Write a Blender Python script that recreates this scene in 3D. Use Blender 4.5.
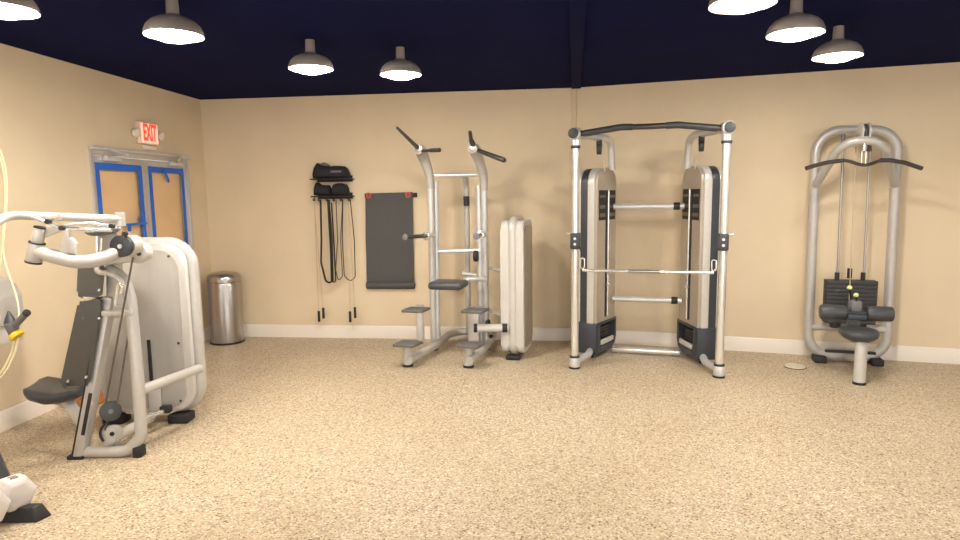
import bpy, bmesh, math, random
from mathutils import Vector, Matrix
random.seed(7)
for o in list(bpy.data.objects):
    bpy.data.objects.remove(o)
SC = bpy.context.scene
COL = SC.collection

# ------------------------------------------------------------------ camera
cam_data = bpy.data.cameras.new('camera')
cam = bpy.data.objects.new('camera', cam_data)
COL.objects.link(cam)
cam_data.sensor_width = 36.0
cam_data.lens = 36.0 * 620.0 / 960.0
cam_data.clip_start = 0.05
cam.location = (0, 0, 1.63)
PITCH, ROLL = math.radians(6.9), math.radians(0.76)
cam.matrix_world = (Matrix.Translation((0, 0, 1.63)) @ Matrix.Rotation(math.pi / 2 - PITCH, 4, 'X')
                    @ Matrix.Rotation(-ROLL, 4, 'Z'))
SC.camera = cam

# ------------------------------------------------------------------ world and exposure
W = bpy.data.worlds.new('ambient_fill')  # even ambient fill, added through the open rear side; no window known
SC.world = W
W.use_nodes = True
bg = W.node_tree.nodes['Background']
bg.inputs['Color'].default_value = (1.0, 0.975, 0.945, 1)
bg.inputs['Strength'].default_value = 1.15
SC.view_settings.view_transform = 'Standard'
SC.view_settings.look = 'None'
SC.view_settings.gamma = 1
SC.view_settings.use_curve_mapping = False
SC.view_settings.exposure = 1.22
LAMP_STRENGTH = 68.0

# ------------------------------------------------------------------ materials
def srgb(c):
    return tuple(((v / 255) / 12.92 if v / 255 <= 0.04045 else ((v / 255 + 0.055) / 1.055) ** 2.4) for v in c) + (1,)

def mat(name, c, rough=0.5, metal=0.0, noise=0.0, scale=8.0, bump=0.0, bscale=60.0, spec=None, stretch=None, alpha=1.0):
    m = bpy.data.materials.new(name)
    m.use_nodes = True
    nt = m.node_tree
    p = nt.nodes['Principled BSDF']
    p.inputs['Base Color'].default_value = srgb(c)
    p.inputs['Roughness'].default_value = rough
    p.inputs['Metallic'].default_value = metal
    p.inputs['Alpha'].default_value = alpha
    if spec is not None:
        p.inputs['Specular IOR Level'].default_value = spec
    tc = nt.nodes.new('ShaderNodeTexCoord')
    src = tc.outputs['Object']
    if stretch:
        mp = nt.nodes.new('ShaderNodeMapping')
        mp.inputs['Scale'].default_value = stretch
        nt.links.new(src, mp.inputs[0])
        src = mp.outputs[0]
    if noise:
        n = nt.nodes.new('ShaderNodeTexNoise')
        n.inputs['Scale'].default_value = scale
        n.inputs['Detail'].default_value = 4
        nt.links.new(src, n.inputs['Vector'])
        r = nt.nodes.new('ShaderNodeValToRGB')
        a = srgb(c)
        r.color_ramp.elements[0].position = 0.3
        r.color_ramp.elements[1].position = 0.7
        r.color_ramp.elements[0].color = tuple(v * (1 - noise) for v in a[:3]) + (1,)
        r.color_ramp.elements[1].color = tuple(min(1, v * (1 + noise)) for v in a[:3]) + (1,)
        nt.links.new(n.outputs['Fac'], r.inputs[0])
        nt.links.new(r.outputs[0], p.inputs['Base Color'])
    if bump:
        n2 = nt.nodes.new('ShaderNodeTexNoise')
        n2.inputs['Scale'].default_value = bscale
        n2.inputs['Detail'].default_value = 3
        nt.links.new(src, n2.inputs['Vector'])
        bp = nt.nodes.new('ShaderNodeBump')
        bp.inputs['Strength'].default_value = bump
        bp.inputs['Distance'].default_value = 0.004
        nt.links.new(n2.outputs['Fac'], bp.inputs['Height'])
        nt.links.new(bp.outputs[0], p.inputs['Normal'])
    return m

def emis(name, c, s):
    m = bpy.data.materials.new(name)
    m.use_nodes = True
    p = m.node_tree.nodes['Principled BSDF']
    p.inputs['Base Color'].default_value = srgb(c)
    p.inputs['Emission Color'].default_value = srgb(c)
    p.inputs['Emission Strength'].default_value = s
    return m

WALL = mat('beige_wall_paint', (225, 207, 178), 0.75, noise=0.03, scale=2.2, bump=0.05, bscale=160, spec=0.25)
CEIL = mat('navy_ceiling_paint', (11, 18, 62), 0.9, noise=0.12, scale=1.5, spec=0.06)
BASEB = mat('white_baseboard', (238, 228, 216), 0.4)
SILVER = mat('silver_powder_coat', (188, 185, 181), 0.38, 0.25, noise=0.03, scale=30)
SILVERL = mat('light_silver_coat', (202, 199, 194), 0.36, 0.2, noise=0.03, scale=30)
CHROME = mat('polished_chrome', (232, 232, 230), 0.2, 0.75, noise=0.02, scale=20)
SATIN = mat('satin_aluminium', (214, 214, 214), 0.32, 0.45, noise=0.03, scale=20)
STEEL = mat('brushed_steel', (178, 173, 170), 0.3, 1.0, noise=0.12, scale=14, stretch=(9, 9, 0.15))
ALU = mat('door_aluminium', (206, 204, 202), 0.35, 0.6, noise=0.03, scale=20)
RUBBER = mat('black_rubber', (34, 33, 35), 0.6, noise=0.15, scale=60)
PLASTIC = mat('charcoal_plastic', (58, 60, 64), 0.45, noise=0.08, scale=30)
GREYPL = mat('grey_plastic', (108, 108, 110), 0.5, noise=0.06, scale=30)
VINYL = mat('charcoal_vinyl', (64, 66, 70), 0.42, noise=0.06, scale=40, bump=0.12, bscale=260)
DARKGRIP = mat('dark_grip', (62, 58, 56), 0.4, 0.1, noise=0.08, scale=40)
GUNM = mat('gunmetal_bar', (82, 78, 76), 0.3, 0.6, noise=0.06, scale=30)
SHELL = mat('pale_shroud_plastic', (200, 197, 192), 0.4, noise=0.05, scale=5, bump=0.03, bscale=40)
PANEL = mat('dusty_clear_shroud', (176, 172, 166), 0.3, noise=0.10, scale=7, stretch=(1, 1, 0.35))
SMOKE = mat('smoky_shroud', (150, 138, 122), 0.3, noise=0.06, scale=9)
TAUPE = mat('taupe_shroud', (178, 166, 152), 0.35, 0.2, noise=0.05, scale=9)
NAVYBLK = mat('slate_side_panel', (54, 58, 66), 0.4, noise=0.06, scale=20)
STACK = mat('weight_plate_black', (54, 54, 55), 0.5, noise=0.1, scale=40)
PLATEG = mat('weight_plate_grey', (120, 110, 104), 0.4, 0.4, noise=0.1, scale=20)
STEPG = mat('step_tread', (98, 96, 95), 0.6, noise=0.14, scale=60, bump=0.3, bscale=200)
CABLE = mat('cable_sheath', (92, 84, 76), 0.5, noise=0.05, scale=40)
CORD = mat('cream_cord', (236, 228, 190), 0.5, noise=0.04, scale=60)
MATF = mat('mat_foam', (80, 79, 79), 0.75, noise=0.08, scale=60, bump=0.25, bscale=220)
BLKFAB = mat('black_fabric', (30, 30, 36), 0.8, noise=0.3, scale=30, bump=0.5, bscale=50)
BAND = mat('black_latex', (36, 34, 33), 0.55, noise=0.1, scale=40)
BANDG = mat('grey_latex', (96, 84, 72), 0.55, noise=0.1, scale=40)
ROPE = mat('pale_rope', (196, 176, 146), 0.6, noise=0.08, scale=80)
RED = mat('red_ring', (206, 66, 54), 0.5, noise=0.06, scale=40)
TAPE = mat('blue_masking_tape', (40, 104, 208), 0.6, noise=0.06, scale=18)
PAPER = mat('brown_masking_paper', (232, 196, 150), 0.5, noise=0.05, scale=3)
YELLOW = mat('yellow_collar', (244, 206, 50), 0.45, noise=0.05, scale=40)
LIME = mat('lime_knob', (226, 230, 160), 0.4, noise=0.05, scale=40)
DUMB = mat('pinkish_white_vinyl', (208, 201, 198), 0.6, noise=0.04, scale=50)
DUMBM = mat('number_print', (70, 64, 62), 0.6, noise=0.05, scale=40)
WICKER = mat('brown_wicker', (186, 126, 76), 0.7, noise=0.3, scale=40, bump=0.6, bscale=60)
CLOTH = mat('pale_cloth', (226, 214, 196), 0.8, noise=0.06, scale=30)
SHADE = mat('pewter_lamp_metal', (160, 150, 143), 0.45, 0.2, noise=0.05, scale=20)
SHADEIN = mat('white_lamp_enamel', (244, 240, 232), 0.5, noise=0.02, scale=20)
GLOW = emis('lamp_glow', (255, 246, 232), LAMP_STRENGTH)
SIGNW = emis('sign_lit_face', (255, 168, 148), 0.5)
SIGNR = emis('sign_red_letters', (255, 48, 30), 0.9)
SIGNB = mat('sign_housing', (240, 214, 196), 0.5, noise=0.03, scale=20)
WHITEP = mat('white_plastic', (240, 232, 220), 0.4, noise=0.02, scale=20)
FLOORP = mat('floor_plate_metal', (214, 202, 180), 0.4, 0.1, noise=0.05, scale=20)

def floor_mat():
    m = bpy.data.materials.new('speckled_epoxy_floor')
    m.use_nodes = True
    nt = m.node_tree
    p = nt.nodes['Principled BSDF']
    tc = nt.nodes.new('ShaderNodeTexCoord')
    v = nt.nodes.new('ShaderNodeTexVoronoi')
    v.inputs['Scale'].default_value = 125
    nt.links.new(tc.outputs['Object'], v.inputs['Vector'])
    sep = nt.nodes.new('ShaderNodeSeparateColor')
    nt.links.new(v.outputs['Color'], sep.inputs[0])
    r = nt.nodes.new('ShaderNodeValToRGB')
    r.color_ramp.interpolation = 'CONSTANT'
    cols = [(0.0, (112, 90, 72)), (0.06, (156, 135, 110)), (0.20, (182, 165, 138)), (0.50, (191, 175, 149)),
            (0.76, (203, 189, 164)), (0.93, (222, 213, 194))]
    while len(r.color_ramp.elements) < len(cols):
        r.color_ramp.elements.new(0.5)
    for e, (pos, cc) in zip(r.color_ramp.elements, cols):
        e.position = pos
        e.color = srgb(cc)
    nt.links.new(sep.outputs[0], r.inputs[0])
    n = nt.nodes.new('ShaderNodeTexNoise')
    n.inputs['Scale'].default_value = 0.9
    n.inputs['Detail'].default_value = 3
    nt.links.new(tc.outputs['Object'], n.inputs['Vector'])
    r2 = nt.nodes.new('ShaderNodeValToRGB')
    r2.color_ramp.elements[0].color = (0.86, 0.82, 0.78, 1)
    r2.color_ramp.elements[0].position = 0.35
    r2.color_ramp.elements[1].color = (1, 1, 1, 1)
    r2.color_ramp.elements[1].position = 0.6
    nt.links.new(n.outputs['Fac'], r2.inputs[0])
    mx = nt.nodes.new('ShaderNodeMix')
    mx.data_type = 'RGBA'
    mx.blend_type = 'MULTIPLY'
    mx.inputs['Factor'].default_value = 0.6
    nt.links.new(r.outputs[0], mx.inputs[6])
    nt.links.new(r2.outputs[0], mx.inputs[7])
    nt.links.new(mx.outputs[2], p.inputs['Base Color'])
    p.inputs['Roughness'].default_value = 0.42
    p.inputs['Specular IOR Level'].default_value = 0.35
    bp = nt.nodes.new('ShaderNodeBump')
    bp.inputs['Strength'].default_value = 0.12
    bp.inputs['Distance'].default_value = 0.002
    nt.links.new(sep.outputs[1], bp.inputs['Height'])
    nt.links.new(bp.outputs[0], p.inputs['Normal'])
    return m
FLOOR = floor_mat()

# ------------------------------------------------------------------ mesh helpers
V = Vector
def V3(p):
    return Vector(p)
Z = V((0, 0, 1))
def lerp(a, b, t):
    return V3(a) * (1 - t) + V3(b) * t

def frame_from(w, hint=None):
    w = w.normalized()
    h = V3(hint) if hint is not None else (Z if abs(w.z) < 0.9 else V((1, 0, 0)))
    u = h.cross(w)
    if u.length < 1e-5:
        u = V((0, 1, 0)).cross(w)
    u.normalize()
    return u, w.cross(u), w

def fillet(pts, rad, n=6, closed=False):
    pts = [V3(p) for p in pts]
    out = []
    N = len(pts)
    rads = rad if isinstance(rad, (list, tuple)) else [rad] * N
    for i, p in enumerate(pts):
        if not closed and i in (0, N - 1):
            out.append(p); continue
        a, b = pts[i - 1], pts[(i + 1) % N]
        da, db = a - p, b - p
        la, lb = da.length, db.length
        da.normalize(); db.normalize()
        ang = da.angle(db)
        if ang > math.pi - 0.03:
            out.append(p); continue
        t = min(rads[i] / math.tan(ang / 2), la * 0.49, lb * 0.49)
        r_ = t * math.tan(ang / 2)
        cen = p + (da + db).normalized() * (r_ / math.sin(ang / 2))
        s, e = p + da * t - cen, p + db * t - cen
        for k in range(n + 1):
            q = s.normalized().slerp(e.normalized(), k / n) * r_
            out.append(cen + q)
    return out

class MB:
    def __init__(self):
        self.bm = bmesh.new()
    def box(self, c, size, axes=None, bev=0.0, seg=2):
        c = V3(c)
        ax = axes or (V((1, 0, 0)), V((0, 1, 0)), V((0, 0, 1)))
        vs = []
        for k in (-1, 1):
            for j in (-1, 1):
                for i in (-1, 1):
                    vs.append(self.bm.verts.new(c + ax[0] * (i * size[0] / 2) + ax[1] * (j * size[1] / 2) + ax[2] * (k * size[2] / 2)))
        fs = [(0, 2, 3, 1), (4, 5, 7, 6), (0, 1, 5, 4), (2, 6, 7, 3), (0, 4, 6, 2), (1, 3, 7, 5)]
        faces = [self.bm.faces.new([vs[i] for i in f]) for f in fs]
        if bev:
            es = list({e for f in faces for e in f.edges})
            bmesh.ops.bevel(self.bm, geom=es, offset=bev, segments=seg, profile=0.5, affect='EDGES')
        return self
    def hexa(self, bottom, top, bev=0.0, seg=2):
        vs = [self.bm.verts.new(V3(p)) for p in list(bottom) + list(top)]
        fs = [(3, 2, 1, 0), (4, 5, 6, 7)] + [(i, (i + 1) % 4, 4 + (i + 1) % 4, 4 + i) for i in range(4)]
        faces = [self.bm.faces.new([vs[i] for i in f]) for f in fs]
        if bev:
            es = list({e for f in faces for e in f.edges})
            bmesh.ops.bevel(self.bm, geom=es, offset=bev, segments=seg, profile=0.5, affect='EDGES')
        return self
    def tube(self, pts, r, seg=14, closed=False, caps=True, flat=1.0, hint=None):
        pts = [V3(p) for p in pts]
        q = [pts[0]]
        for p in pts[1:]:
            if (p - q[-1]).length > 1e-5: q.append(p)
        pts = q
        if closed and (pts[0] - pts[-1]).length < 1e-5: pts.pop()
        n = len(pts)
        rs = r if isinstance(r, (list, tuple)) else None
        if rs and len(rs) != n:
            rs = [rs[0] + (rs[-1] - rs[0]) * i / (n - 1) for i in range(n)]
        rings = []
        u = None
        for i, p in enumerate(pts):
            if closed:
                d = (pts[(i + 1) % n] - p).normalized() + (p - pts[i - 1]).normalized()
            elif i == 0: d = pts[1] - p
            elif i == n - 1: d = p - pts[-2]
            else: d = (pts[i + 1] - p).normalized() + (p - pts[i - 1]).normalized()
            d.normalize()
            if u is None:
                u, v, _ = frame_from(d, hint)
            else:
                u = (u - d * u.dot(d)).normalized()
                v = d.cross(u)
            rr = rs[i] if rs else r
            rings.append([self.bm.verts.new(p + u * (math.cos(2 * math.pi * k / seg) * rr) + v * (math.sin(2 * math.pi * k / seg) * rr * flat)) for k in range(seg)])
        m = n if closed else n - 1
        for i in range(m):
            a, b_ = rings[i], rings[(i + 1) % n]
            for k in range(seg):
                self.bm.faces.new((a[k], a[(k + 1) % seg], b_[(k + 1) % seg], b_[k]))
        if caps and not closed:
            self.bm.faces.new(list(reversed(rings[0])))
            self.bm.faces.new(rings[-1])
        return self
    def cyl(self, p0, p1, r, seg=20, bev=0.0, r1=None):
        p0, p1 = V3(p0), V3(p1)
        r1 = r if r1 is None else r1
        if bev:
            d = (p1 - p0).normalized()
            return self.tube([p0, p0 + d * bev * 0.3, p0 + d * bev, p1 - d * bev, p1 - d * bev * 0.3, p1],
                             [r - bev, r - bev * 0.3, r, r1, r1 - bev * 0.3, r1 - bev], seg)
        return self.tube([p0, p1], [r, r1], seg)
    def lathe(self, prof, o, axis=Z, seg=32, caps=True):
        o = V3(o)
        u, v, w = frame_from(V3(axis))
        rings = []
        for (rr, h) in prof:
            rr = max(rr, 1e-4)
            rings.append([self.bm.verts.new(o + w * h + u * (math.cos(2 * math.pi * k / seg) * rr) + v * (math.sin(2 * math.pi * k / seg) * rr)) for k in range(seg)])
        for a, b_ in zip(rings, rings[1:]):
            for k in range(seg):
                self.bm.faces.new((a[k], a[(k + 1) % seg], b_[(k + 1) % seg], b_[k]))
        if caps:
            self.bm.faces.new(list(reversed(rings[0])))
            self.bm.faces.new(rings[-1])
        return self
    def prism(self, pts, w, th, bev=0.0, seg=3):
        """pts: 3D outline (planar), extruded th along w (from the outline)."""
        w = V3(w).normalized() * th
        a = [self.bm.verts.new(V3(p)) for p in pts]
        b_ = [self.bm.verts.new(V3(p) + w) for p in pts]
        n = len(a)
        f0 = self.bm.faces.new(list(reversed(a)))
        f1 = self.bm.faces.new(b_)
        for i in range(n):
            self.bm.faces.new((a[i], a[(i + 1) % n], b_[(i + 1) % n], b_[i]))
        if bev:
            es = list(f0.edges) + list(f1.edges)
            bmesh.ops.bevel(self.bm, geom=es, offset=bev, segments=seg, profile=0.5, affect='EDGES')
        return self
    def build(self, name, m, parent=None, angle=38, kind=None):
        bmesh.ops.recalc_face_normals(self.bm, faces=self.bm.faces)
        off = V((0, 0, 0))
        if parent is not None:
            q = parent
            while q is not None:
                off += q.location; q = q.parent
        else:
            xs = [v.co for v in self.bm.verts]
            off = V((sum((min(v[i] for v in xs), max(v[i] for v in xs))) / 2 for i in range(2)))
            off = V((off[0], off[1], min(v.z for v in xs)))
        for v in self.bm.verts:
            v.co -= off
        me = bpy.data.meshes.new(name)
        self.bm.to_mesh(me)
        self.bm.free()
        me.polygons.foreach_set('use_smooth', [True] * len(me.polygons))
        me.set_sharp_from_angle(angle=math.radians(angle))
        me.materials.append(m)
        o = bpy.data.objects.new(name, me)
        COL.objects.link(o)
        if parent is not None:
            o.parent = parent
        else:
            o.location = off
        if kind: o['kind'] = kind
        return o

def tag(o, label, cat, group=None):
    o['label'] = label
    o['category'] = cat
    if group: o['group'] = group
    return o

def thing(name, label, cat, loc, group=None):
    o = bpy.data.objects.new(name, None)
    o.empty_display_size = 0.1
    COL.objects.link(o)
    o.location = loc
    return tag(o, label, cat, group)

def struct(name, mb, m):
    return mb.build(name, m, None, kind='structure')

def copy_tree(o, parent=None):
    c = o.copy()
    COL.objects.link(c)
    if parent is not None: c.parent = parent
    for ch in list(o.children):
        copy_tree(ch, c)
    return c

def text_mesh(s, size, name, m, parent, origin, right, up, extrude=0.002, sx=1.0):
    cu = bpy.data.curves.new(name, 'FONT')
    cu.body = s
    cu.size = size
    cu.extrude = extrude
    cu.align_x = 'CENTER'; cu.align_y = 'CENTER'
    cu.offset = size * 0.03
    tmp = bpy.data.objects.new(name + '_curve', cu)
    COL.objects.link(tmp)
    dg = bpy.context.evaluated_depsgraph_get()
    me = bpy.data.meshes.new_from_object(tmp.evaluated_get(dg))
    bpy.data.objects.remove(tmp)
    bpy.data.curves.remove(cu)
    right, up = V3(right).normalized(), V3(up).normalized()
    nrm = right.cross(up)
    off = V((0, 0, 0)); q = parent
    while q is not None:
        off += q.location; q = q.parent
    for v in me.vertices:
        x, y, z = v.co
        v.co = V3(origin) + right * (x * sx) + up * y + nrm * z - off
    me.materials.clear()
    me.materials.append(m)
    o = bpy.data.objects.new(name, me)
    COL.objects.link(o)
    o.parent = parent
    return o

# ------------------------------------------------------------------ room shell
CZ = 2.75
B0, C0, R0, L0 = V((1.03, 6.785, 0)), V((-3.165, 7.26, 0)), V((4.45, 5.655, 0)), V((-3.43, 4.25, 0))
dirR = (R0 - B0).normalized(); dirL = (L0 - C0).normalized(); dirB = (B0 - C0).normalized()
REND = B0 + dirR * 6.3
LEND = C0 + dirL * 11.0
def wall(name, p, q, th, side):
    d = (q - p).normalized()
    n = V((-d.y, d.x, 0)) * side
    m = MB()
    m.hexa([p, q, q + n * th, p + n * th], [p + Z * CZ, q + Z * CZ, q + n * th + Z * CZ, p + n * th + Z * CZ])
    return struct(name, m, WALL)
def skirting(name, p, q, side):
    d = (q - p).normalized()
    n = V((-d.y, d.x, 0)) * side
    h, t = 0.145, 0.016
    m = MB()
    m.prism([p, p + n * t, p + n * t + Z * (h - 0.012), p + n * t * 0.5 + Z * h, p + Z * h], d, (q - p).length)
    return struct(name, m, BASEB)
wall('wall_back', C0, B0, 0.12, 1)
wall('wall_back_right', B0, REND, 0.12, 1)
RC = REND + V((0.25, -9.5, 0))
wall('wall_right', REND, RC, 0.12, 1)
m = MB(); m.hexa([V((-4.6, -4.2, -0.1)), V((8.2, -4.2, -0.1)), V((8.2, 7.6, -0.1)), V((-4.6, 7.6, -0.1))],
                 [V((-4.6, -4.2, 0)), V((8.2, -4.2, 0)), V((8.2, 7.6, 0)), V((-4.6, 7.6, 0))])
struct('floor', m, FLOOR)
m = MB(); m.hexa([V((-4.6, -4.2, CZ)), V((8.2, -4.2, CZ)), V((8.2, 7.6, CZ)), V((-4.6, 7.6, CZ))],
                 [V((-4.6, -4.2, CZ + .1)), V((8.2, -4.2, CZ + .1)), V((8.2, 7.6, CZ + .1)), V((-4.6, 7.6, CZ + .1))])
struct('ceiling', m, CEIL)
# left wall with the double-door opening
DA, DB, DT = V3((-3.3308, 5.3768, 2.0798)), V3((-3.1971, 6.8952, 2.0959)), 2.09
DA.z = DB.z = 0.0
dDoor = (DB - DA).normalized()
DA = C0 + dirL * (DA - C0).dot(dirL)
DB = C0 + dirL * (DB - C0).dot(dirL)
nL = V((dirL.y, -dirL.x, 0))
if nL.x < 0: nL = -nL                       # into the room
def lwall_piece(mb, p, q, z0, z1):
    o = -nL * 0.12
    mb.hexa([p + Z * z0, q + Z * z0, q + o + Z * z0, p + o + Z * z0], [p + Z * z1, q + Z * z1, q + o + Z * z1, p + o + Z * z1])
m = MB()
lwall_piece(m, C0, DB, 0, CZ); lwall_piece(m, DA, LEND, 0, CZ); lwall_piece(m, DB, DA, DT, CZ)
struct('wall_left', m, WALL)
skirting('baseboard_back', C0 + dirB * 0.02, B0, -1)
skirting('baseboard_back_right', B0, REND, -1)
skirting('baseboard_left', C0, DB + (C0 - DB).normalized() * 0.005, -1 if False else 1) if (C0 - DB).length > 0.03 else None
skirting('baseboard_left_near', DA, LEND, 1)
skirting('baseboard_right', REND, RC, -1)
# corner bead where the back wall bends, and the ceiling seam above it
nR = V((dirR.y, -dirR.x, 0))
m = MB(); m.box(B0 + dirR * 0.0 + nR * 0.012 + Z * (CZ / 2), (0.05, 0.03, CZ), (dirR, nR, Z), bev=0.004)
struct('trim_1', m, WALL)
sd = V((0.153, 1, 0)).normalized()
m = MB(); m.box(B0 + V((0.02, 0, 0)) - sd * 4.0 + Z * (CZ - 0.012), (0.1, 7.8, 0.03), (V((sd.y, -sd.x, 0)), sd, Z), bev=0.006)
struct('trim_2', m, CEIL)

# ------------------------------------------------------------------ double door
def on_left(s, z, d=0.0):
    """point on the left wall: s metres from the near door jamb towards the corner, d into the room"""
    return DA - dirL * s + Z * z + nL * d
DW = (DB - DA).length
door = bpy.data.objects.new('door_1', None); COL.objects.link(door); door.location = DA; door['kind'] = 'structure'
AX = (-dirL, nL, Z)
m = MB()
for s0, s1, z0, z1 in ((0, 0.035, 0, DT), (DW - 0.04, DW, 0, DT), (0.035, DW - 0.04, DT - 0.07, DT)):
    m.box(on_left((s0 + s1) / 2, (z0 + z1) / 2, -0.03), (s1 - s0, 0.1, z1 - z0), AX, bev=0.004)
m.build('door_frame', ALU, door)
m = MB(); m.box(on_left(DW / 2, DT - 0.012, 0.035), (DW + 0.03, 0.035, 0.03), AX, bev=0.006); m.build('head_strip', SATIN, door)
for k in range(2):
    s0 = 0.038 + k * (DW - 0.08) / 2 + 0.004; s1 = 0.038 + (k + 1) * (DW - 0.08) / 2 - 0.004
    z1 = DT - 0.075
    st = 0.06
    m = MB()
    m.box(on_left(s0 + st / 2, z1 / 2 + 0.005, -0.02), (st, 0.045, z1 - 0.01), AX, bev=0.003)
    m.box(on_left(s1 - st / 2, z1 / 2 + 0.005, -0.02), (st, 0.045, z1 - 0.01), AX, bev=0.003)
    m.box(on_left((s0 + s1) / 2, z1 - 0.045, -0.02), (s1 - s0 - 2 * st, 0.045, 0.09), AX, bev=0.003)
    m.box(on_left((s0 + s1) / 2, 0.11, -0.02), (s1 - s0 - 2 * st, 0.045, 0.2), AX, bev=0.003)
    leaf = m.build('door_leaf', ALU, door)
    m = MB(); m.box(on_left((s0 + s1) / 2, (z1 - 0.09 + 0.21) / 2, -0.03), (s1 - s0 - 2 * st, 0.006, z1 - 0.09 - 0.21), AX)
    m.build('papered_pane', PAPER, leaf)
    m = MB()
    a, b = s0 + (0.022 if k == 0 else 0.05), s1 - (0.05 if k == 0 else 0.045)
    top, bot = z1 - 0.06, 0.22
    tw = 0.052
    m.box(on_left((a + b) / 2, top - 0.03, 0.004), (b - a, 0.003, 0.062 if k == 0 else 0.056), AX)
    m.box(on_left(a + tw / 2, (top + bot) / 2, 0.0045), (tw, 0.003, top - bot), AX)
    m.box(on_left(b - tw / 2, (top + bot) / 2, 0.0045), (tw * (1.15 if k == 0 else 1), 0.003, top - bot), AX)
    if k == 0:
        m.box(on_left(0.53, 1.40, 0.03), (0.3, 0.02, 0.022), AX, bev=0.004)
        m.box(on_left(0.62, 1.44, 0.034), (0.035, 0.02, 0.10), AX, bev=0.004)
        m.box(on_left(0.42, 1.37, 0.03), (0.03, 0.02, 0.07), AX, bev=0.004)
    else:
        ua = (-dirL * 0.5 - Z * 0.85).normalized(); wa = nL; va = wa.cross(ua)
        m.box(on_left((s0 + s1) / 2 - 0.03, top - 0.09, 0.02), (0.14, 0.004, 0.04), (ua, wa, va))
    tp = m.build('masking_tape', TAPE, leaf); tp['label'] = 'blue masking tape'
    m = MB()
    cs = s0 + 0.22 if k == 0 else s1 - 0.22
    sg = 1 if k == 0 else -1
    m.box(on_left(cs, z1 - 0.02, 0.03), (0.2, 0.05, 0.05), AX, bev=0.01)
    m.tube(fillet([on_left(cs, z1 - 0.0, 0.06), on_left(cs + sg * 0.16, z1 + 0.01, 0.16), on_left(cs - sg * 0.06, z1 + 0.055, 0.06)], 0.05), 0.009, 8)
    m.build('door_closer', SATIN, leaf)
    m = MB()
    hs = s1 - 0.03 if k == 0 else s0 + 0.03
    m.tube(fillet([on_left(hs, 1.2, 0.003), on_left(hs, 1.2, 0.06), on_left(hs, 0.9, 0.06), on_left(hs, 0.9, 0.003)], 0.02), 0.011, 10)
    m.build('door_handle', SATIN, leaf)

# ------------------------------------------------------------------ exit sign
SP = V3((-3.2594, 6.1880, 2.2749)); SP.z = 0.0
t = thing('exit_sign', 'small lit red and white EXIT sign above the double door', 'sign', SP + Z * 2.175 + nL * 0.001)
def sg(s, z, d): return SP - dirL * s + Z * z + nL * d
m = MB(); m.box(sg(0, 2.268, 0.024), (0.30, 0.044, 0.215), AX, bev=0.01); m.build('housing', SIGNB, t)
m = MB(); m.box(sg(0, 2.268, 0.0465), (0.262, 0.006, 0.185), AX, bev=0.002); m.build('lit_face', SIGNW, t)
text_mesh('EXIT', 0.22, 'lettering', SIGNR, t, sg(0, 2.268, 0.051), -dirL, Z, 0.0015, 0.46)
for s in (-0.20, 0.20):
    m = MB()
    m.tube([sg(s * 0.7, 2.27, 0.022), sg(s, 2.27, 0.022)], 0.01, 10)
    m.lathe([(0.018, 0), (0.038, 0.012), (0.042, 0.035), (0.036, 0.04)], sg(s, 2.265, 0.012), (nL - Z * 0.3), 18)
    m.build('emergency_lamp_head', WHITEP, t)
m = MB(); m.box(sg(0.05, 2.135, 0.008), (0.2, 0.014, 0.04), AX, bev=0.003)
tag(m.build('wall_plaque', WHITEP), 'small blank white strip on the wall right under the EXIT sign', 'plaque')

# ------------------------------------------------------------------ ceiling lamps
def lamp(x, y, label, first=[None]):
    if first[0] is None:
        t = thing('ceiling_lamp', label, 'lamp', (x, y, 2.52), 'pewter dome lamps on the dark ceiling')
        c = V((x, y, 0))
        zr = 2.545
        m = MB()
        m.lathe([(0.152, 0.004), (0.158, 0.0), (0.159, 0.006), (0.156, 0.026), (0.144, 0.054), (0.119, 0.08), (0.085, 0.098), (0.053, 0.108), (0.038, 0.118), (0.036, 0.114),
                 (0.05, 0.104), (0.082, 0.093), (0.115, 0.075), (0.139, 0.05), (0.151, 0.024), (0.152, 0.006)], c + Z * zr, Z, 40, caps=False)
        m.build('shade', SHADE, t)
        m = MB(); m.lathe([(0.151, 0.006), (0.149, 0.024), (0.137, 0.049), (0.113, 0.073), (0.08, 0.091), (0.01, 0.1)], c + Z * zr, Z, 40, caps=False)
        m.build('reflector', SHADEIN, t)
        m = MB(); m.lathe([(0.037, 0.112), (0.035, 0.13), (0.033, 0.2), (0.033, 0.205)], c + Z * zr, Z, 24)
        m.build('socket', SHADE, t)
        m = MB(); m.lathe([(0.001, -0.03), (0.04, -0.0285), (0.08, -0.021), (0.112, -0.008), (0.132, 0.008), (0.136, 0.016), (0.001, 0.02)], c + Z * zr, Z, 40)
        m.build('glowing_diffuser', GLOW, t)
        first[0] = t
        return t
    t = copy_tree(first[0])
    t.location = (x, y, 2.52)
    tag(t, label, 'lamp', 'pewter dome lamps on the dark ceiling')
    return t
lamp(-1.20, 4.62, 'dome ceiling lamp above the shelves with straps, left of the lamp nearest the chin-up machine')
lamp(-0.585, 4.88, 'dome ceiling lamp nearest the chin-up machine, smallest in the picture')
lamp(-1.715, 3.65, 'dome ceiling lamp second from the left along the top edge')
lamp(2.495, 4.44, 'dome ceiling lamp farthest right, nearest the lat pulldown')
lamp(1.88, 3.80, 'dome ceiling lamp in the middle of the three on the right')
lamp(1.315, 3.20, 'dome ceiling lamp cut by the top edge, innermost of the three on the right')
lamp(-2.30, 3.13, 'dome ceiling lamp cut by the top left corner of the picture')
ADDED_LAMPS = [(5.2, 3.2), (-3.0, 1.4), (-1.3, -0.8), (1.0, -0.8), (3.2, 0.3)]  # unseen lamps, added because those in view left the room too dim
for (x, y) in ADDED_LAMPS:
    lamp(x, y, 'unseen dome ceiling lamp added to light the room, behind or beside the camera')

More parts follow.
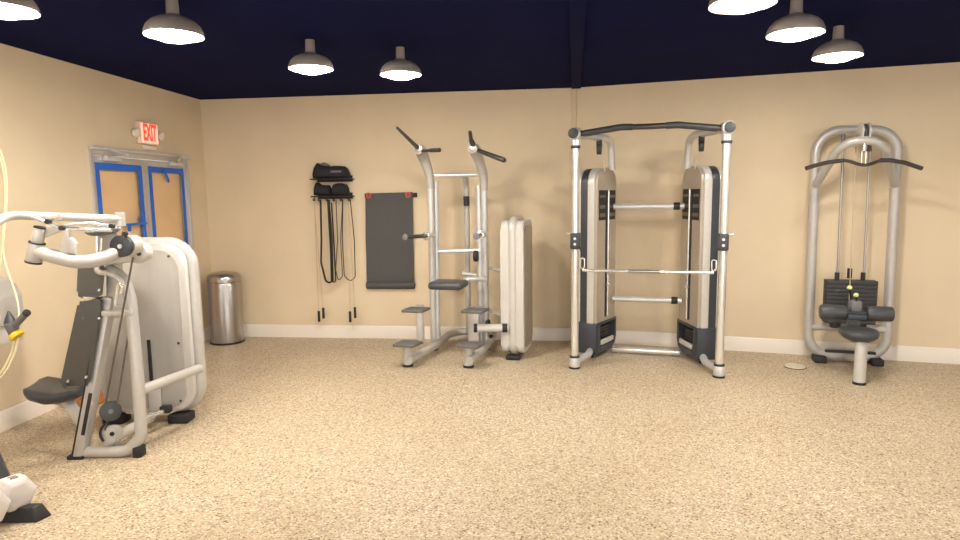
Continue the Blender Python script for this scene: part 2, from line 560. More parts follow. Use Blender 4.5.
# ------------------------------------------------------------------ shared shroud tower of the weight machines
def rrect(o, u, w, x0, x1, z0, z1, rad, n=8):
    """closed rounded rectangle outline in the plane o + u*x + w*z"""
    if not isinstance(rad, (list, tuple)): rad = [rad] * 4
    return fillet([o + u * x0 + w * z0, o + u * x1 + w * z0, o + u * x1 + w * z1, o + u * x0 + w * z1], list(rad), n, True)

# ------------------------------------------------------------------ FUNCTIONAL TRAINER (dual pulley)
LPOST, RPOST = V((0.878, 5.686, 0)), V((2.104, 5.340, 0))
FA = (RPOST - LPOST).normalized(); FN = V((-FA.y, FA.x, 0)); FW = (RPOST - LPOST).length
MID = (LPOST + RPOST) / 2
ft = thing('cable_trainer', 'tall silver two-tower cable trainer with a pull-up bar at the back wall bend', 'gym machine', MID)
def fp(side, a, n, z):
    """side -1 left / +1 right; a metres from that post towards the middle, n metres behind, z up"""
    base = LPOST if side < 0 else RPOST
    return base + FA * (a * -side) + FN * n + Z * z
for sd_ in (-1, 1):
    m = MB(); m.cyl(fp(sd_, 0, 0, 0.09), fp(sd_, 0, 0, 2.14), 0.036, 24); m.build('post', CHROME, ft)
    m = MB(); m.cyl(fp(sd_, 0, 0, 0.015), fp(sd_, 0, 0, 0.105), 0.05, 24, bev=0.006); post_shoe = m.build('post_shoe', SATIN, ft)
    m = MB(); m.cyl(fp(sd_, 0, 0, 0), fp(sd_, 0, 0, 0.018), 0.052, 24); m.build('rubber_foot', RUBBER, post_shoe)
    m = MB(); m.cyl(fp(sd_, 0, 0, 0.1), fp(sd_, 0, 0, 0.122), 0.046, 24)
    m.build('rubber_collar', RUBBER, post_shoe)
    # head joint
    m = MB(); m.cyl(fp(sd_, -0.012, -0.06, 2.165), fp(sd_, 0.015, 0.07, 2.165), 0.056, 28, bev=0.008)
    m.cyl(fp(sd_, 0, 0, 2.06), fp(sd_, 0, 0, 2.16), 0.042, 20)
    head = m.build('post_head', SATIN, ft)
    m = MB(); m.cyl(fp(sd_, -0.016, -0.082, 2.165), fp(sd_, -0.012, -0.055, 2.165), 0.046, 28, bev=0.004); m.build('joint_cap', PLASTIC, head)
    m = MB(); m.cyl(fp(sd_, 0, 0, 2.035), fp(sd_, 0, 0, 2.06), 0.044, 20); m.build('black_collar', PLASTIC, head)
    # roof arm bending down into the tower
    m = MB(); m.tube(fillet([fp(sd_, 0.01, 0.04, 2.165), fp(sd_, 0.24, 0.42, 2.15), fp(sd_, 0.275, 0.55, 2.12), fp(sd_, 0.285, 0.60, 1.86)], [0, 0.3, 0.12, 0], 8), 0.035, 16)
    m.build('roof_arm', SATIN, ft)
    m = MB(); pc = fp(sd_, 0.18, 0.34, 2.05)
    m.cyl(pc - FA * 0.022, pc + FA * 0.022, 0.055, 24, bev=0.006); m.box(pc + Z * 0.05, (0.05, 0.08, 0.09), (FA, FN, Z), bev=0.01)
    m.build('top_pulley', PLASTIC, ft)
    m = MB(); m.cyl(fp(sd_, 0.20, 0.37, 2.02), fp(sd_, 0.225, 0.45, 1.84), 0.006, 8); m.build('cable', SATIN, ft)
    # tower
    F0 = fp(sd_, 0.165, 0.345, 0)
    U = (FN * math.cos(math.radians(20.5)) + FA * (-sd_) * math.sin(math.radians(20.5))).normalized()
    Vv = U.cross(Z) * (1 if (U.cross(Z)).dot(FA * sd_) > 0 else -1)     # outwards
    TL, TW, ZB, ZT = 0.45, 0.205, 0.34, 1.875
    def tow(u, v, z): return F0 + U * u + Vv * v + Z * z
    o = F0
    def layer(v0, v1, name, mt, inset=0.0, rad=0.13, z0=ZB, bev=0.006):
        mm = MB()
        mm.prism(rrect(o + Vv * v0, U, Z, inset, TL - inset, z0 + 0.0, ZT - inset, [0.02, 0.02, rad, rad]), Vv, v1 - v0, bev=bev)
        return mm.build(name, mt, ft)
    face = layer(0.0, 0.03, 'inner_panel', TAUPE, 0.012, 0.13)
    layer(0.030, 0.10, 'silver_casing', SILVERL, 0.0, 0.14)
    layer(0.100, 0.175, 'dark_casing', NAVYBLK, 0.004, 0.14, 0.2)
    layer(0.175, TW, 'outer_panel', SILVERL, 0.012, 0.13)
    # windows with the weight plates, slot and selector rod
    for (u0, u1) in ((0.04, 0.185), (0.265, 0.41)):
        m = MB(); m.box(tow((u0 + u1) / 2, -0.001, 1.515), (u1 - u0, 0.006, 0.29), (U, Vv, Z)); wn = m.build('weight_window', RUBBER, face)
        for k, zc in enumerate((1.60, 1.50, 1.42)):
            m = MB(); m.box(tow((u0 + u1) / 2, -0.0045, zc), (u1 - u0 - 0.02, 0.004, 0.034 if k else 0.024), (U, Vv, Z)); m.build('number_strip', PLATEG, wn)
    m = MB(); m.box(tow(0.213, -0.001, 1.03), (0.04, 0.006, 1.26), (U, Vv, Z)); m.build('selector_slot', RUBBER, face)
    m = MB(); m.cyl(tow(0.240, -0.008, 0.40), tow(0.240, -0.008, 1.66), 0.011, 12); m.build('selector_rod', CHROME, face)
    for zc in (0.72, 0.84):
        m = MB(); m.cyl(tow(0.240, -0.03, zc), tow(0.240, 0.0, zc), 0.014, 12); m.build('selector_pin', SATIN, face)
    # base: an open tray under the casing
    m = MB()
    m.box(tow(0.045, 0.1, 0.205), (0.11, 0.215, 0.31), (U, Vv, Z), bev=0.02)
    m.box(tow(0.235, 0.195, 0.205), (0.47, 0.025, 0.31), (U, Vv, Z), bev=0.008)
    m.box(tow(0.235, 0.1, 0.345), (0.47, 0.215, 0.03), (U, Vv, Z), bev=0.008)
    m.prism([tow(0.0, -0.005, 0.05), tow(0.36, -0.005, 0.05), tow(0.44, -0.005, 0.09), tow(0.47, -0.005, 0.16), tow(0.47, -0.005, 0.35), tow(0.44, -0.005, 0.35), tow(0.43, -0.005, 0.17), tow(0.39, -0.005, 0.115), tow(0.0, -0.005, 0.115)], Vv, 0.21)
    bs = m.build('tower_base', NAVYBLK, ft)
    m = MB(); m.box(tow(0.255, -0.002, 0.15), (0.29, 0.02, 0.055), (U, Vv, Z), bev=0.01); m.build('tray_lip', SILVERL, bs)
    for k in range(4):
        m = MB(); m.box(tow(0.26, 0.1, 0.19 + k * 0.03), (0.22, 0.14, 0.022), (U, Vv, Z), bev=0.004); m.build('small_plate', STACK, bs)
    for uu in (0.07, 0.36):
        m = MB(); m.cyl(tow(uu, 0.1, 0.0), tow(uu, 0.1, 0.055), 0.04, 20); m.build('rubber_foot', RUBBER, bs)
    m = MB(); m.tube([fp(sd_, 0.0, 0.0, 0.06), fp(sd_, 0.1, 0.22, 0.075), tow(0.03, 0.07, 0.08)], 0.034, 16); m.build('foot_tube', SATIN, ft)
    # sliding carriage
    m = MB(); cz = 1.2
    m.box(fp(sd_, 0.004, -0.008, cz), (0.088, 0.1, 0.15), (FA, FN, Z), bev=0.014)
    m.prism([fp(sd_, a, -0.075, cz + z) for a, z in ((-0.035, 0.055), (0.03, 0.065), (0.052, 0.03), (0.05, -0.04), (0.02, -0.075), (-0.03, -0.06))], FN, 0.03, bev=0.006)
    cr = m.build('carriage', PLASTIC, ft)
    for dz in (0.025, -0.025):
        m = MB(); m.cyl(fp(sd_, 0.006, -0.08, cz + dz), fp(sd_, 0.006, -0.072, cz + dz), 0.012, 16); m.build('carriage_bolt', SATIN, cr)
    m = MB(); m.tube([fp(sd_, -0.03, -0.03, cz + 0.06), fp(sd_, -0.075, -0.03, cz + 0.07)], 0.008, 8)
    m.build('carriage_pin', SATIN, cr)
    m = MB(); m.cyl(fp(sd_, 0.045, -0.055, cz - 0.05), fp(sd_, 0.075, -0.06, 1.062), 0.005, 8); m.build('cable', RUBBER, cr)
# pull-up bar, cross tubes, floor bar
ZM = (1.5159, 5.4200, 2.1927)[2]; ZQ = (1.3382, 5.5000, 2.1993)[2]
pb = [fp(-1, 0.04, -0.01, 2.165), fp(-1, 0.12, -0.03, 2.168), fp(-1, 0.40, -0.08, ZQ), fp(-1, FW / 2, -0.10, ZM), fp(1, 0.40, -0.08, ZQ), fp(1, 0.12, -0.03, 2.168), fp(1, 0.04, -0.01, 2.165)]
pb = fillet(pb, 0.5, 6)
m = MB(); m.tube(pb, 0.025, 14); br = m.build('pull_up_bar', GUNM, ft)
for sd_ in (-1, 1):
    m = MB(); m.tube(fillet([fp(sd_, 0.08, -0.02, 2.166), fp(sd_, 0.12, -0.03, 2.168), fp(sd_, 0.40, -0.08, ZQ), fp(sd_, 0.5, -0.089, (ZQ + ZM) / 2)], 0.3, 5), 0.029, 16); m.build('grip', PLASTIC, br)
for zc, r in (((1.6867, 6.1500, 1.4968)[2], 0.029), ((1.7051, 6.1500, 0.5642)[2], 0.027)):
    m = MB(); a, b = fp(-1, 0.30, 0.66, zc), fp(1, 0.30, 0.66, zc); m.cyl(a, b, r, 18); ct = m.build('cross_tube', SATIN, ft)
    m = MB(); d = (b - a).normalized(); m.cyl(b - d * 0.10, b - d * 0.04, r + 0.008, 18); m.build('black_collar', RUBBER, ct)
m = MB(); m.box(lerp(fp(-1, 0.3, 0.68, 0.035), fp(1, 0.3, 0.68, 0.035), 0.5), (FW - 0.6, 0.09, 0.05), (FA, FN, Z), bev=0.012); m.build('floor_bar', CHROME, ft)
# straight bar hung between the carriages
ZBAR = (1.5061, 5.4500, 0.9370)[2]
sb = thing('lat_bar', 'straight chrome bar clipped level between the two posts of the cable trainer', 'bar', MID + FN * -0.03 + Z * ZBAR)
a, b = fp(-1, 0.075, -0.06, ZBAR), fp(1, 0.075, -0.06, ZBAR)
m = MB(); m.cyl(a, b, 0.0135, 14, bev=0.004); m.build('rod', CHROME, sb)
m = MB(); m.cyl(lerp(a, b, 0.36), lerp(a, b, 0.60), 0.0155, 14); m.build('knurled_sleeve', STEEL, sb)
for q in (a, b):
    m = MB(); m.tube(rrect(q + Z * 0.062, FA, Z, -0.018, 0.018, -0.045, 0.05, 0.017), 0.006, 8, closed=True); m.build('carabiner', CHROME, sb)

# ------------------------------------------------------------------ LAT PULLDOWN
PA, PB = V((3.318, 5.813, 0)), V((3.755, 5.685, 0))
LA = (PB - PA).normalized(); LN = V((-LA.y, LA.x, 0))
lat = thing('lat_pulldown', 'silver lat pulldown machine with rounded frame, black weight stack and seat, farthest right', 'gym machine', (3.45, 5.5, 0))
tl, tr, bl, brr = [V3(p) for p in ((3.1409, 5.8649, 2.1830), (3.7784, 5.6782, 2.1602), (3.1613, 5.8589, 0.0542), (3.7956, 5.6731, 0.0605))]
m = MB(); m.tube(fillet([tl, tr, brr, bl], [0.20, 0.20, 0.2, 0.2], 9, True), 0.044, 18, closed=True); m.build('main_frame', SILVER, lat)
def lerp_at_z(a, b, z): return lerp(a, b, (z - a.z) / (b.z - a.z))
la, ra = lerp_at_z(bl, tl, 1.66), lerp_at_z(brr, tr, 1.66)
arch = [la, V3((3.1420, 5.5000, 1.9832)), V3((3.1958, 5.4200, 2.0444)), V3((3.2910, 5.3800, 2.0524)), V3((3.3902, 5.3600, 2.0369)), V3((3.4841, 5.3800, 1.9701)), ra]
m = MB(); m.tube(fillet(arch, [0, .15, .15, .2, .15, .15, 0], 6), 0.037, 16); m.build('arch_arm', SILVER, lat)
# top pulley block
ct = V3((3.3154, 5.4200, 2.1272))
m = MB()
for s in (-0.028, 0.028): m.prism([ct + LA * (s - 0.007) + LN * (math.cos(t_) * 0.085) + Z * (math.sin(t_) * 0.075) for t_ in [2 * math.pi * k / 18 for k in range(18)]], LA, 0.014, bev=0.004)
m.box(ct + LN * 0.16 + Z * 0.01, (0.06, 0.26, 0.05), (LA, LN, Z), bev=0.01)
blk = m.build('pulley_block', SILVERL, lat)
m = MB(); m.cyl(ct - LA * 0.014, ct + LA * 0.014, 0.066, 24, bev=0.005); m.build('pulley_wheel', PLASTIC, blk)
for px in ((3.3098, 5.7200, 2.1350), (3.4407, 5.7200, 2.1422), (3.4789, 5.6000, 2.0690)):
    q = V3(px); m = MB(); m.lathe([(0.017, 0.1), (0.017, 0.03), (0.02, 0.028), (0.02, 0)], q - Z * 0.1, Z, 14); m.build('rod_socket', GREYPL, lat)
rods = [((3.3135, 5.7200, 2.1172), (3.3081, 5.6800, 0.5705)), ((3.5573, 5.7200, 2.0605), (3.5502, 5.6800, 0.5673))]
for a, b in rods:
    m = MB(); m.cyl(b, a, 0.0105, 12); m.build('guide_rod', STEEL, lat)
m = MB(); m.cyl((3.3902, 5.6200, 0.6268), (3.2981, 5.5000, 2.0026), 0.005, 8); m.build('cable', ROPE, lat)
for px in ((3.3006, 5.6800, 0.8053), (3.3799, 5.6200, 0.8494), (3.5414, 5.6800, 0.8021)):
    q = V3(px); m = MB(); m.cyl(q - Z * 0.02, q + Z * 0.07, 0.02, 14); m.build('rubber_sleeve', RUBBER, lat)
stc = V3((3.4288, 5.6800, 0.6537))
zt = (3.4201, 5.6800, 0.8037)[2]; zb = 0.40
npl = 11
ph = (zt - zb) / npl
for k in range(npl):
    m = MB(); q = stc.copy(); q.z = zb + (k + 0.5) * ph
    m.box(q, (0.415, 0.13, ph - 0.003), (LA, LN, Z), bev=0.002); m.build('weight_plate', STACK, lat)
# lower cross tube, black foot bar
cl, cr_ = lerp_at_z(bl, tl, 0.335), lerp_at_z(brr, tr, 0.335)
m = MB(); m.cyl(cl, cr_, 0.038, 16); m.build('cross_tube', SILVER, lat)
for a, b in rods:
    m = MB(); m.cyl(V3(b) - Z * (b[2] - 0.36), V3(b) - Z * (b[2] - 0.41), 0.045, 18); m.build('rubber_buffer', RUBBER, lat)
m = MB(); q = V3((3.4420, 5.6459, 0.1300)); m.box(q, (0.42, 0.04, 0.025), (LA, LN, Z), bev=0.006); m.build('foot_bar', RUBBER, lat)
for px in ((3.2411, 5.7976, 0.0200), (3.7007, 5.6675, 0.0200)):
    q = V3(px); q.z = 0
    m = MB(); m.box(q + Z * 0.033, (0.105, 0.16, 0.066), (LA, LN, Z), bev=0.014); m.build('rubber_foot', RUBBER, lat)
# seat post, beam
sp0 = V3((3.1938, 5.0871, 0.0000))
m = MB(); m.tube(fillet([sp0 + Z * 0.02, sp0 + Z * 0.30, sp0 + LN * 0.04 + Z * 0.40], 0.1), 0.046, 18); seatp = m.build('seat_post', SILVERL, lat)
m = MB(); m.cyl(sp0, sp0 + Z * 0.022, 0.05, 20); m.build('rubber_foot', RUBBER, seatp)
mid_rear = lerp(bl, brr, 0.5)
m = MB(); m.tube([sp0 + Z * 0.20 + LN * 0.02, mid_rear + Z * 0.0], 0.03, 14)
m.tube([sp0 + Z * 0.34 + LN * 0.02, V3((mid_rear.x, mid_rear.y, 0.335))], 0.03, 14); m.build('base_beam', SILVER, lat)
sc = V3((3.2166, 5.1600, 0.4277))
SZ = sc.z
def seat_ring(sx, sy, z): 
    pts = []
    for k in range(28):
        t_ = 2 * math.pi * k / 28
        cx_, cy_ = math.cos(t_), math.sin(t_)
        x_ = math.copysign(abs(cx_) ** 0.7, cx_) * sx * (1.0 + 0.18 * (cy_)) ; y_ = math.copysign(abs(cy_) ** 0.7, cy_) * sy
        pts.append(V((sc.x, sc.y, 0)) + LA * x_ + LN * y_ + Z * z)
    return pts
def loft(m, rings):
    vs = [[m.bm.verts.new(p) for p in r_] for r_ in rings]
    n = len(vs[0])
    for a, b in zip(vs, vs[1:]):
        for k in range(n): m.bm.faces.new((a[k], a[(k + 1) % n], b[(k + 1) % n], b[k]))
    m.bm.faces.new(list(reversed(vs[0]))); m.bm.faces.new(vs[-1])
m = MB(); loft(m, [seat_ring(0.06, 0.06, SZ - 0.08), seat_ring(0.11, 0.12, SZ - 0.055), seat_ring(0.138, 0.16, SZ - 0.025), seat_ring(0.146, 0.17, SZ + 0.0), seat_ring(0.14, 0.162, SZ + 0.018), seat_ring(0.105, 0.13, SZ + 0.028)])
m.build('seat', VINYL, lat, 60)
# thigh rollers
rp = V3((3.2613, 5.3000, 0.5685))
m = MB(); m.box(V((rp.x, rp.y, 0)) + LN * 0.05 + Z * (rp.z - 0.05), (0.10, 0.05, 0.30), (LA, LN, Z), bev=0.012)
m.box(V((rp.x, rp.y, 0)) + LN * 0.02 + Z * (rp.z + 0.06), (0.09, 0.09, 0.10), (LA, LN, Z), bev=0.02); hb = m.build('roller_bracket', GREYPL, lat)
m = MB(); m.cyl(rp - LA * 0.27, rp + LA * 0.27, 0.018, 12); m.box(rp - Z * 0.03, (0.15, 0.12, 0.05), (LA, LN, Z), bev=0.012); m.build('roller_axle', NAVYBLK, lat)
for s in (-1, 1):
    q = rp + LA * (0.18 * s)
    m = MB(); m.cyl(q - LA * 0.102, q + LA * 0.102, 0.066, 28, bev=0.018); m.build('thigh_roller', VINYL, lat)
for px in ((3.2235, 5.3500, 0.7856), (3.2413, 5.2800, 0.7304)):
    q = V3(px); m = MB(); m.lathe([(0.004, -0.02), (0.016, -0.014), (0.02, 0), (0.016, 0.014), (0.004, 0.02)], q, V((0, -1, 0.2)), 16)
    k_ = m.build('selector_knob', LIME, lat); k_['label'] = 'lime yellow knob'
for a, b in (((3.2295, 5.3600, 0.7840), (3.3946, 5.6000, 0.6301)), ((3.2474, 5.2900, 0.7287), (3.2916, 5.3400, 0.6404))):
    m = MB(); m.tube([a, b], 0.008, 8); m.build('knob_stem', RUBBER, lat)
# the hanging lat bar
bp_ = [(2.8286, 5.4200, 1.8199), (2.9051, 5.4200, 1.8445), (3.0160, 5.4200, 1.8703), (3.1416, 5.4000, 1.8846), (3.1994, 5.3800, 1.8684), (3.2548, 5.3700, 1.8444), (3.3150, 5.3700, 1.8394), (3.3739, 5.3700, 1.8546), (3.4259, 5.3600, 1.8787), (3.4982, 5.3400, 1.8767), (3.6051, 5.3200, 1.8558), (3.7473, 5.3000, 1.8029)]
hb = thing('lat_bar', 'long dark curved pulldown bar hanging from the lat pulldown arch', 'bar', V3((3.2892, 5.3700, 1.8414)))
m = MB(); m.tube(fillet(bp_, 0.2, 3), 0.0145, 14); m.build('rod', GUNM, hb)
m = MB(); m.tube(fillet(bp_[:4], 0.2, 3), 0.0185, 14); m.build('grip', DARKGRIP, hb)
m = MB(); m.tube(fillet(bp_[8:], 0.2, 3), 0.0185, 14); m.build('grip', DARKGRIP, hb)
ctr = V3((3.2910, 5.3700, 1.9509))
m = MB(); m.tube(rrect(ctr - Z * 0.045, LA, Z, -0.016, 0.016, -0.06, 0.06, 0.015), 0.006, 8, closed=True); m.cyl(ctr + Z * 0.01, ctr + Z * 0.09, 0.013, 10); m.build('carabiner', CHROME, hb)

# ------------------------------------------------------------------ DIP AND CHIN MACHINE
dm = thing('dip_chin_machine', 'silver dip and chin machine with black handles, knee pad and four steps', 'gym machine', (-0.1, 6.1, 0))
DN = V((0.256, 0.967, 0)); DAx = V((0.967, -0.256, 0))
upL0, upR0 = V3((-0.5004, 6.4435, 0.0000)), V3((0.0578, 6.4350, 0.0000))
for i, (u0, tops) in enumerate(((upL0, ((-0.4915, 6.3200, 1.8264), (-0.5416, 6.2500, 2.0019), (-0.5625, 6.1200, 2.0712))), (upR0, ((0.0525, 6.3000, 1.7988), (0.0047, 6.2000, 1.9821), (-0.0374, 6.0500, 2.0688))))):
    pts = fillet([u0 + Z * 0.05] + [V3(p) for p in tops], [0, 0.4, 0.3, 0], 6)
    m = MB(); m.tube(pts, 0.033, 18); up = m.build('upright', SATIN, dm)
    hp = fillet([lerp(u0 + Z * 0.05, V3(tops[0]), 0.93)] + [V3(p) for p in tops], 0.3, 5)
    m = MB(); m.tube(hp, [0.036, 0.06], 18); m.build('upright_head', SILVER, up)
    m = MB(); m.cyl(u0, u0 + Z * 0.05, 0.042, 20, bev=0.005); m.build('rubber_foot', RUBBER, up)
    j = V3(tops[-1])
    m = MB(); m.cyl(j + DN * 0.03, j - DN * 0.075, 0.047, 24, bev=0.008); hbn = m.build('grip_hub', SILVER, up)
    m = MB(); m.cyl(j - DN * 0.07, j - DN * 0.082, 0.03, 24, bev=0.003); m.build('hub_cap', STEEL, hbn)
def taper(p, q, r0, r1, name, mt, par): 
    mm = MB(); mm.tube([V3(p), lerp(p, q, 0.04), lerp(p, q, 0.96), V3(q)], [r0 * 0.9, r0, r1, r1 * 0.7], 14); return mm.build(name, mt, par)
taper((-0.5711, 6.0600, 2.0765), (-0.7607, 5.9000, 2.2693), 0.021, 0.013, 'chin_handle', DARKGRIP, dm)
m = MB(); m.tube(fillet([(-0.5419, 6.0500, 2.0565), (-0.4596, 5.9800, 2.0553), (-0.3609, 5.9200, 2.0544)], 0.1), [0.014, 0.02], 14); m.build('chin_handle', DARKGRIP, dm)
taper((-0.0134, 6.0000, 2.0555), (0.2419, 5.7500, 1.9399), 0.02, 0.025, 'chin_handle', DARKGRIP, dm)
m = MB(); m.tube(fillet([(-0.0416, 6.0000, 2.0840), (-0.0686, 5.9500, 2.1455), (-0.0756, 5.8500, 2.2097)], 0.1), [0.026, 0.017], 14); m.build('chin_handle', DARKGRIP, dm)
# inner tubes
for (a, b) in (((-0.4569, 6.4500, 0.0630), (-0.4427, 6.4000, 1.7777)), ((0.0005, 6.4000, 0.0906), (-0.0038, 6.3600, 1.7307))):
    a = V3(a); b = V3(b); a.z = 0.1
    m = MB(); m.cyl(a, b, 0.029, 16); m.build('inner_tube', SATIN, dm)
m = MB(); m.cyl((-0.4828, 6.3400, 1.8319), (0.0531, 6.3200, 1.8342), 0.019, 14); m.build('top_crossbar', SATIN, dm)
m = MB(); m.tube(fillet([(-0.1343, 6.6200, 0.1396), (-0.1285, 6.5000, 1.7346), (-0.1395, 6.3600, 1.8230)], [0, 0.1, 0]), 0.029, 16); mp_ = m.build('middle_mast', SILVER, dm)
q = V3((-0.1305, 6.4700, 1.5697)); m = MB(); m.cyl(q - Z * 0.05, q + Z * 0.05, 0.0315, 18); m.build('black_label', RUBBER, mp_)
m = MB(); m.cyl((-0.4546, 6.4200, 1.0528), (0.0027, 6.3600, 1.0625), 0.022, 14); m.build('middle_crossbar', SATIN, dm)
# dip handles
for a, b, c in (((-0.4629, 6.3000, 1.2271), (-0.5257, 6.2000, 1.2314), (-0.7004, 5.9000, 1.2419)), ((0.0651, 6.2400, 1.2341), (0.0046, 6.1500, 1.2356), (-0.0287, 5.8200, 1.2450))):
    m = MB(); m.cyl(a, b, 0.028, 18); jn = m.build('dip_arm', SATIN, dm)
    m = MB(); m.cyl(lerp(a, b, 0.9), lerp(b, c, 0.06), 0.045, 20, bev=0.005); m.build('collar', CHROME, jn)
    m = MB(); m.cyl(b, c, 0.02, 16, bev=0.004); m.build('dip_handle', DARKGRIP, jn)
    m = MB(); m.cyl(c, lerp(b, c, 1.06), 0.031, 18, bev=0.006); m.build('end_cap', GREYPL, jn)
# knee pad on its arm
kp = V3((-0.3139, 6.0800, 0.7537))
m = MB()
m.box(kp, (0.345, 0.30, 0.075), (DAx, DN, Z), bev=0.034, seg=4); m.build('knee_pad', VINYL, dm)
m = MB(); m.tube(fillet([(-0.2808, 6.1000, 0.7152), (-0.1223, 6.2000, 0.7899), (0.0601, 6.2800, 0.7766)], 0.06), 0.026, 14); m.cyl((-0.1848, 6.3000, 0.8340), (-0.0418, 6.3200, 0.8140), 0.02, 12); ka = m.build('pad_arm', SATIN, dm)
for px in ((-0.0391, 6.3300, 1.0092), (0.0764, 6.4000, 0.2721), (0.1070, 6.4500, 0.0988)):
    q = V3(px); m = MB(); m.cyl(q - DAx * 0.018, q + DAx * 0.018, 0.058, 22, bev=0.005); m.build('pulley_wheel', RUBBER, dm)
# steps
def step(px_plate, foot, r, zf, wide=False):
    p = V3(px_plate); f = V3(foot)
    m = MB()
    if wide: m.box(V((f.x, f.y, (p.z + zf) / 2 - 0.01)), (0.12, 0.07, p.z - zf - 0.02), (DAx, DN, Z), bev=0.02)
    else: m.cyl(V((f.x, f.y, zf)), V((f.x, f.y, p.z - 0.012)), r, 20)
    s = m.build('step_post', SILVERL, dm)
    m = MB(); m.hexa([p - DAx * 0.118 - DN * 0.10 - Z * 0.014, p + DAx * 0.098 - DN * 0.10 - Z * 0.014, p + DAx * 0.118 + DN * 0.10 - Z * 0.014, p - DAx * 0.098 + DN * 0.10 - Z * 0.014],
                     [p - DAx * 0.118 - DN * 0.10 + Z * 0.014, p + DAx * 0.098 - DN * 0.10 + Z * 0.014, p + DAx * 0.118 + DN * 0.10 + Z * 0.014, p - DAx * 0.098 + DN * 0.10 + Z * 0.014], bev=0.008)
    m.build('tread', STEPG, s)
    if zf < 0.03:
        m = MB(); m.cyl(V((f.x, f.y, 0)), V((f.x, f.y, 0.022)), r + 0.004, 20); m.build('rubber_foot', RUBBER, s)
step((-0.6951, 5.7800, 0.2316), (-0.7074, 5.8322, 0.0000), 0.047, 0.0)
step((-0.6359, 6.0200, 0.5149), (-0.6314, 6.3658, 0.0000), 0.042, 0.09)
step((-0.0942, 5.7200, 0.2284), (-0.1221, 5.7690, 0.0000), 0.047, 0.0)
step((-0.0542, 5.9800, 0.5075), (-0.0688, 6.3154, 0.0000), 0.05, 0.09, True)
# base rails
lr = [(-0.6847, 5.7366, 0.0850), (-0.4596, 6.3382, 0.0850), (-0.3506, 6.6897, 0.1100), (-0.2547, 6.7901, 0.1200), (0.0577, 6.7711, 0.1200)]
m = MB(); m.tube(fillet(lr, [0, 0.2, 0.25, 0.2, 0], 7), 0.04, 16); m.build('base_rail', SILVER, dm)
rr_ = [(-0.1101, 5.6899, 0.0850), (0.0837, 6.3299, 0.0850), (0.1467, 6.7657, 0.1200), (0.0577, 6.7711, 0.1200)]
m = MB(); m.tube(fillet(rr_, [0, 0.2, 0.15, 0], 7), 0.04, 16); m.build('base_rail', SILVER, dm)
# weight tower
TO = V3((0.3392, 5.9802, 0.0000))
TO = TO - DAx * 0.03
def tw(a, n, z): return TO + DAx * a + DN * n + Z * z
def slab(a0, a1, n0, n1, z0, z1, rad, name, mt, par, bev=0.02, seg=4):
    mm = MB(); mm.prism(rrect(tw(a0, 0, 0), DN, Z, n0, n1, z0, z1, rad), DAx, a1 - a0, bev=bev, seg=seg); return mm.build(name, mt, par)
m = MB(); m.tube(rrect(tw(0.0, 0, 0), DN, Z, 0.035, 0.48, 0.08, 1.375, 0.09), 0.044, 16, closed=True); tf = m.build('tower_frame', SILVERL, dm)
slab(-0.118, -0.035, 0.012, 0.50, 0.06, 1.375, 0.085, 'side_shroud', SHELL, dm, 0.028, 5)
slab(0.035, 0.112, 0.012, 0.50, 0.06, 1.375, 0.085, 'side_shroud', SHELL, dm, 0.02, 5)
m = MB(); m.prism(rrect(tw(0.111, 0, 0), DN, Z, 0.06, 0.46, 0.11, 1.33, 0.07), DAx, 0.01, bev=0.004); m.build('clear_side_panel', SMOKE, dm)
for nn in (0.04, 0.47):
    m = MB(); m.box(tw(0.0, nn, 0.022), (0.14, 0.09, 0.044), (DAx, DN, Z), bev=0.012); m.build('rubber_foot', RUBBER, tf)
for i, (z0, nn) in enumerate(((0.86, 0.3), (0.40, 0.3))):
    a = upR0 + Z * z0 + DN * 0.12; b = tw(-0.09, 0.16, z0)
    m = MB(); m.cyl(a, b, 0.02, 12); m.build('link_tube', SATIN, dm)
a, b = V3((-0.0567, 5.9800, 0.3329)), V3((0.2685, 6.0000, 0.3242))
m = MB(); m.cyl(a, b, 0.04, 18); lt = m.build('link_tube', SILVERL, dm)
d = (b - a).normalized()
for p, q in ((a - d * 0.012, a + d * 0.02), (b - d * 0.06, b - d * 0.01)):
    m = MB(); m.cyl(p, q, 0.0435, 18); m.build('black_collar', RUBBER, lt)

# ------------------------------------------------------------------ CHEST PRESS on the left
cp = thing('chest_press', 'large silver chest press machine with charcoal backrest and pale tower on the left', 'gym machine', (-2.45, 4.1, 0))
# tower
TY = 4.42
c0 = V3((-2.7879, 4.4000, 0.0231)); c1 = V3((-2.0573, 4.4000, 0.1652)); ctp = V3((-2.3392, 4.4000, 1.3576))
TX0, TX1, TZT = c0.x, c1.x + 0.015, ctp.z
to = V((0, 4.38, 0)); ux = V((1, 0, 0)); vy = V((0, 1, 0))
m = MB(); m.tube(rrect(to + vy * 0.09, ux, Z, TX0 + 0.04, TX1 - 0.04, 0.10, TZT - 0.04, 0.17), 0.042, 18, closed=True); ctf = m.build('tower_frame', SILVER, cp)
m = MB(); m.prism(rrect(to, ux, Z, TX0 + 0.02, TX1 - 0.055, 0.075, TZT - 0.035, 0.17), vy, 0.08, bev=0.03, seg=5); m.build('front_shroud', SHELL, cp)
m = MB(); m.prism(rrect(to + vy * 0.10, ux, Z, TX0 + 0.02, TX1 - 0.055, 0.075, TZT - 0.035, 0.17), vy, 0.08, bev=0.03, seg=5); m.build('rear_shroud', SHELL, cp)
m = MB(); m.prism(rrect(to - vy * 0.006, ux, Z, TX0 + 0.06, TX1 - 0.105, 0.115, TZT - 0.085, 0.13), vy, 0.012, bev=0.004); pn = m.build('clear_panel', PANEL, cp)
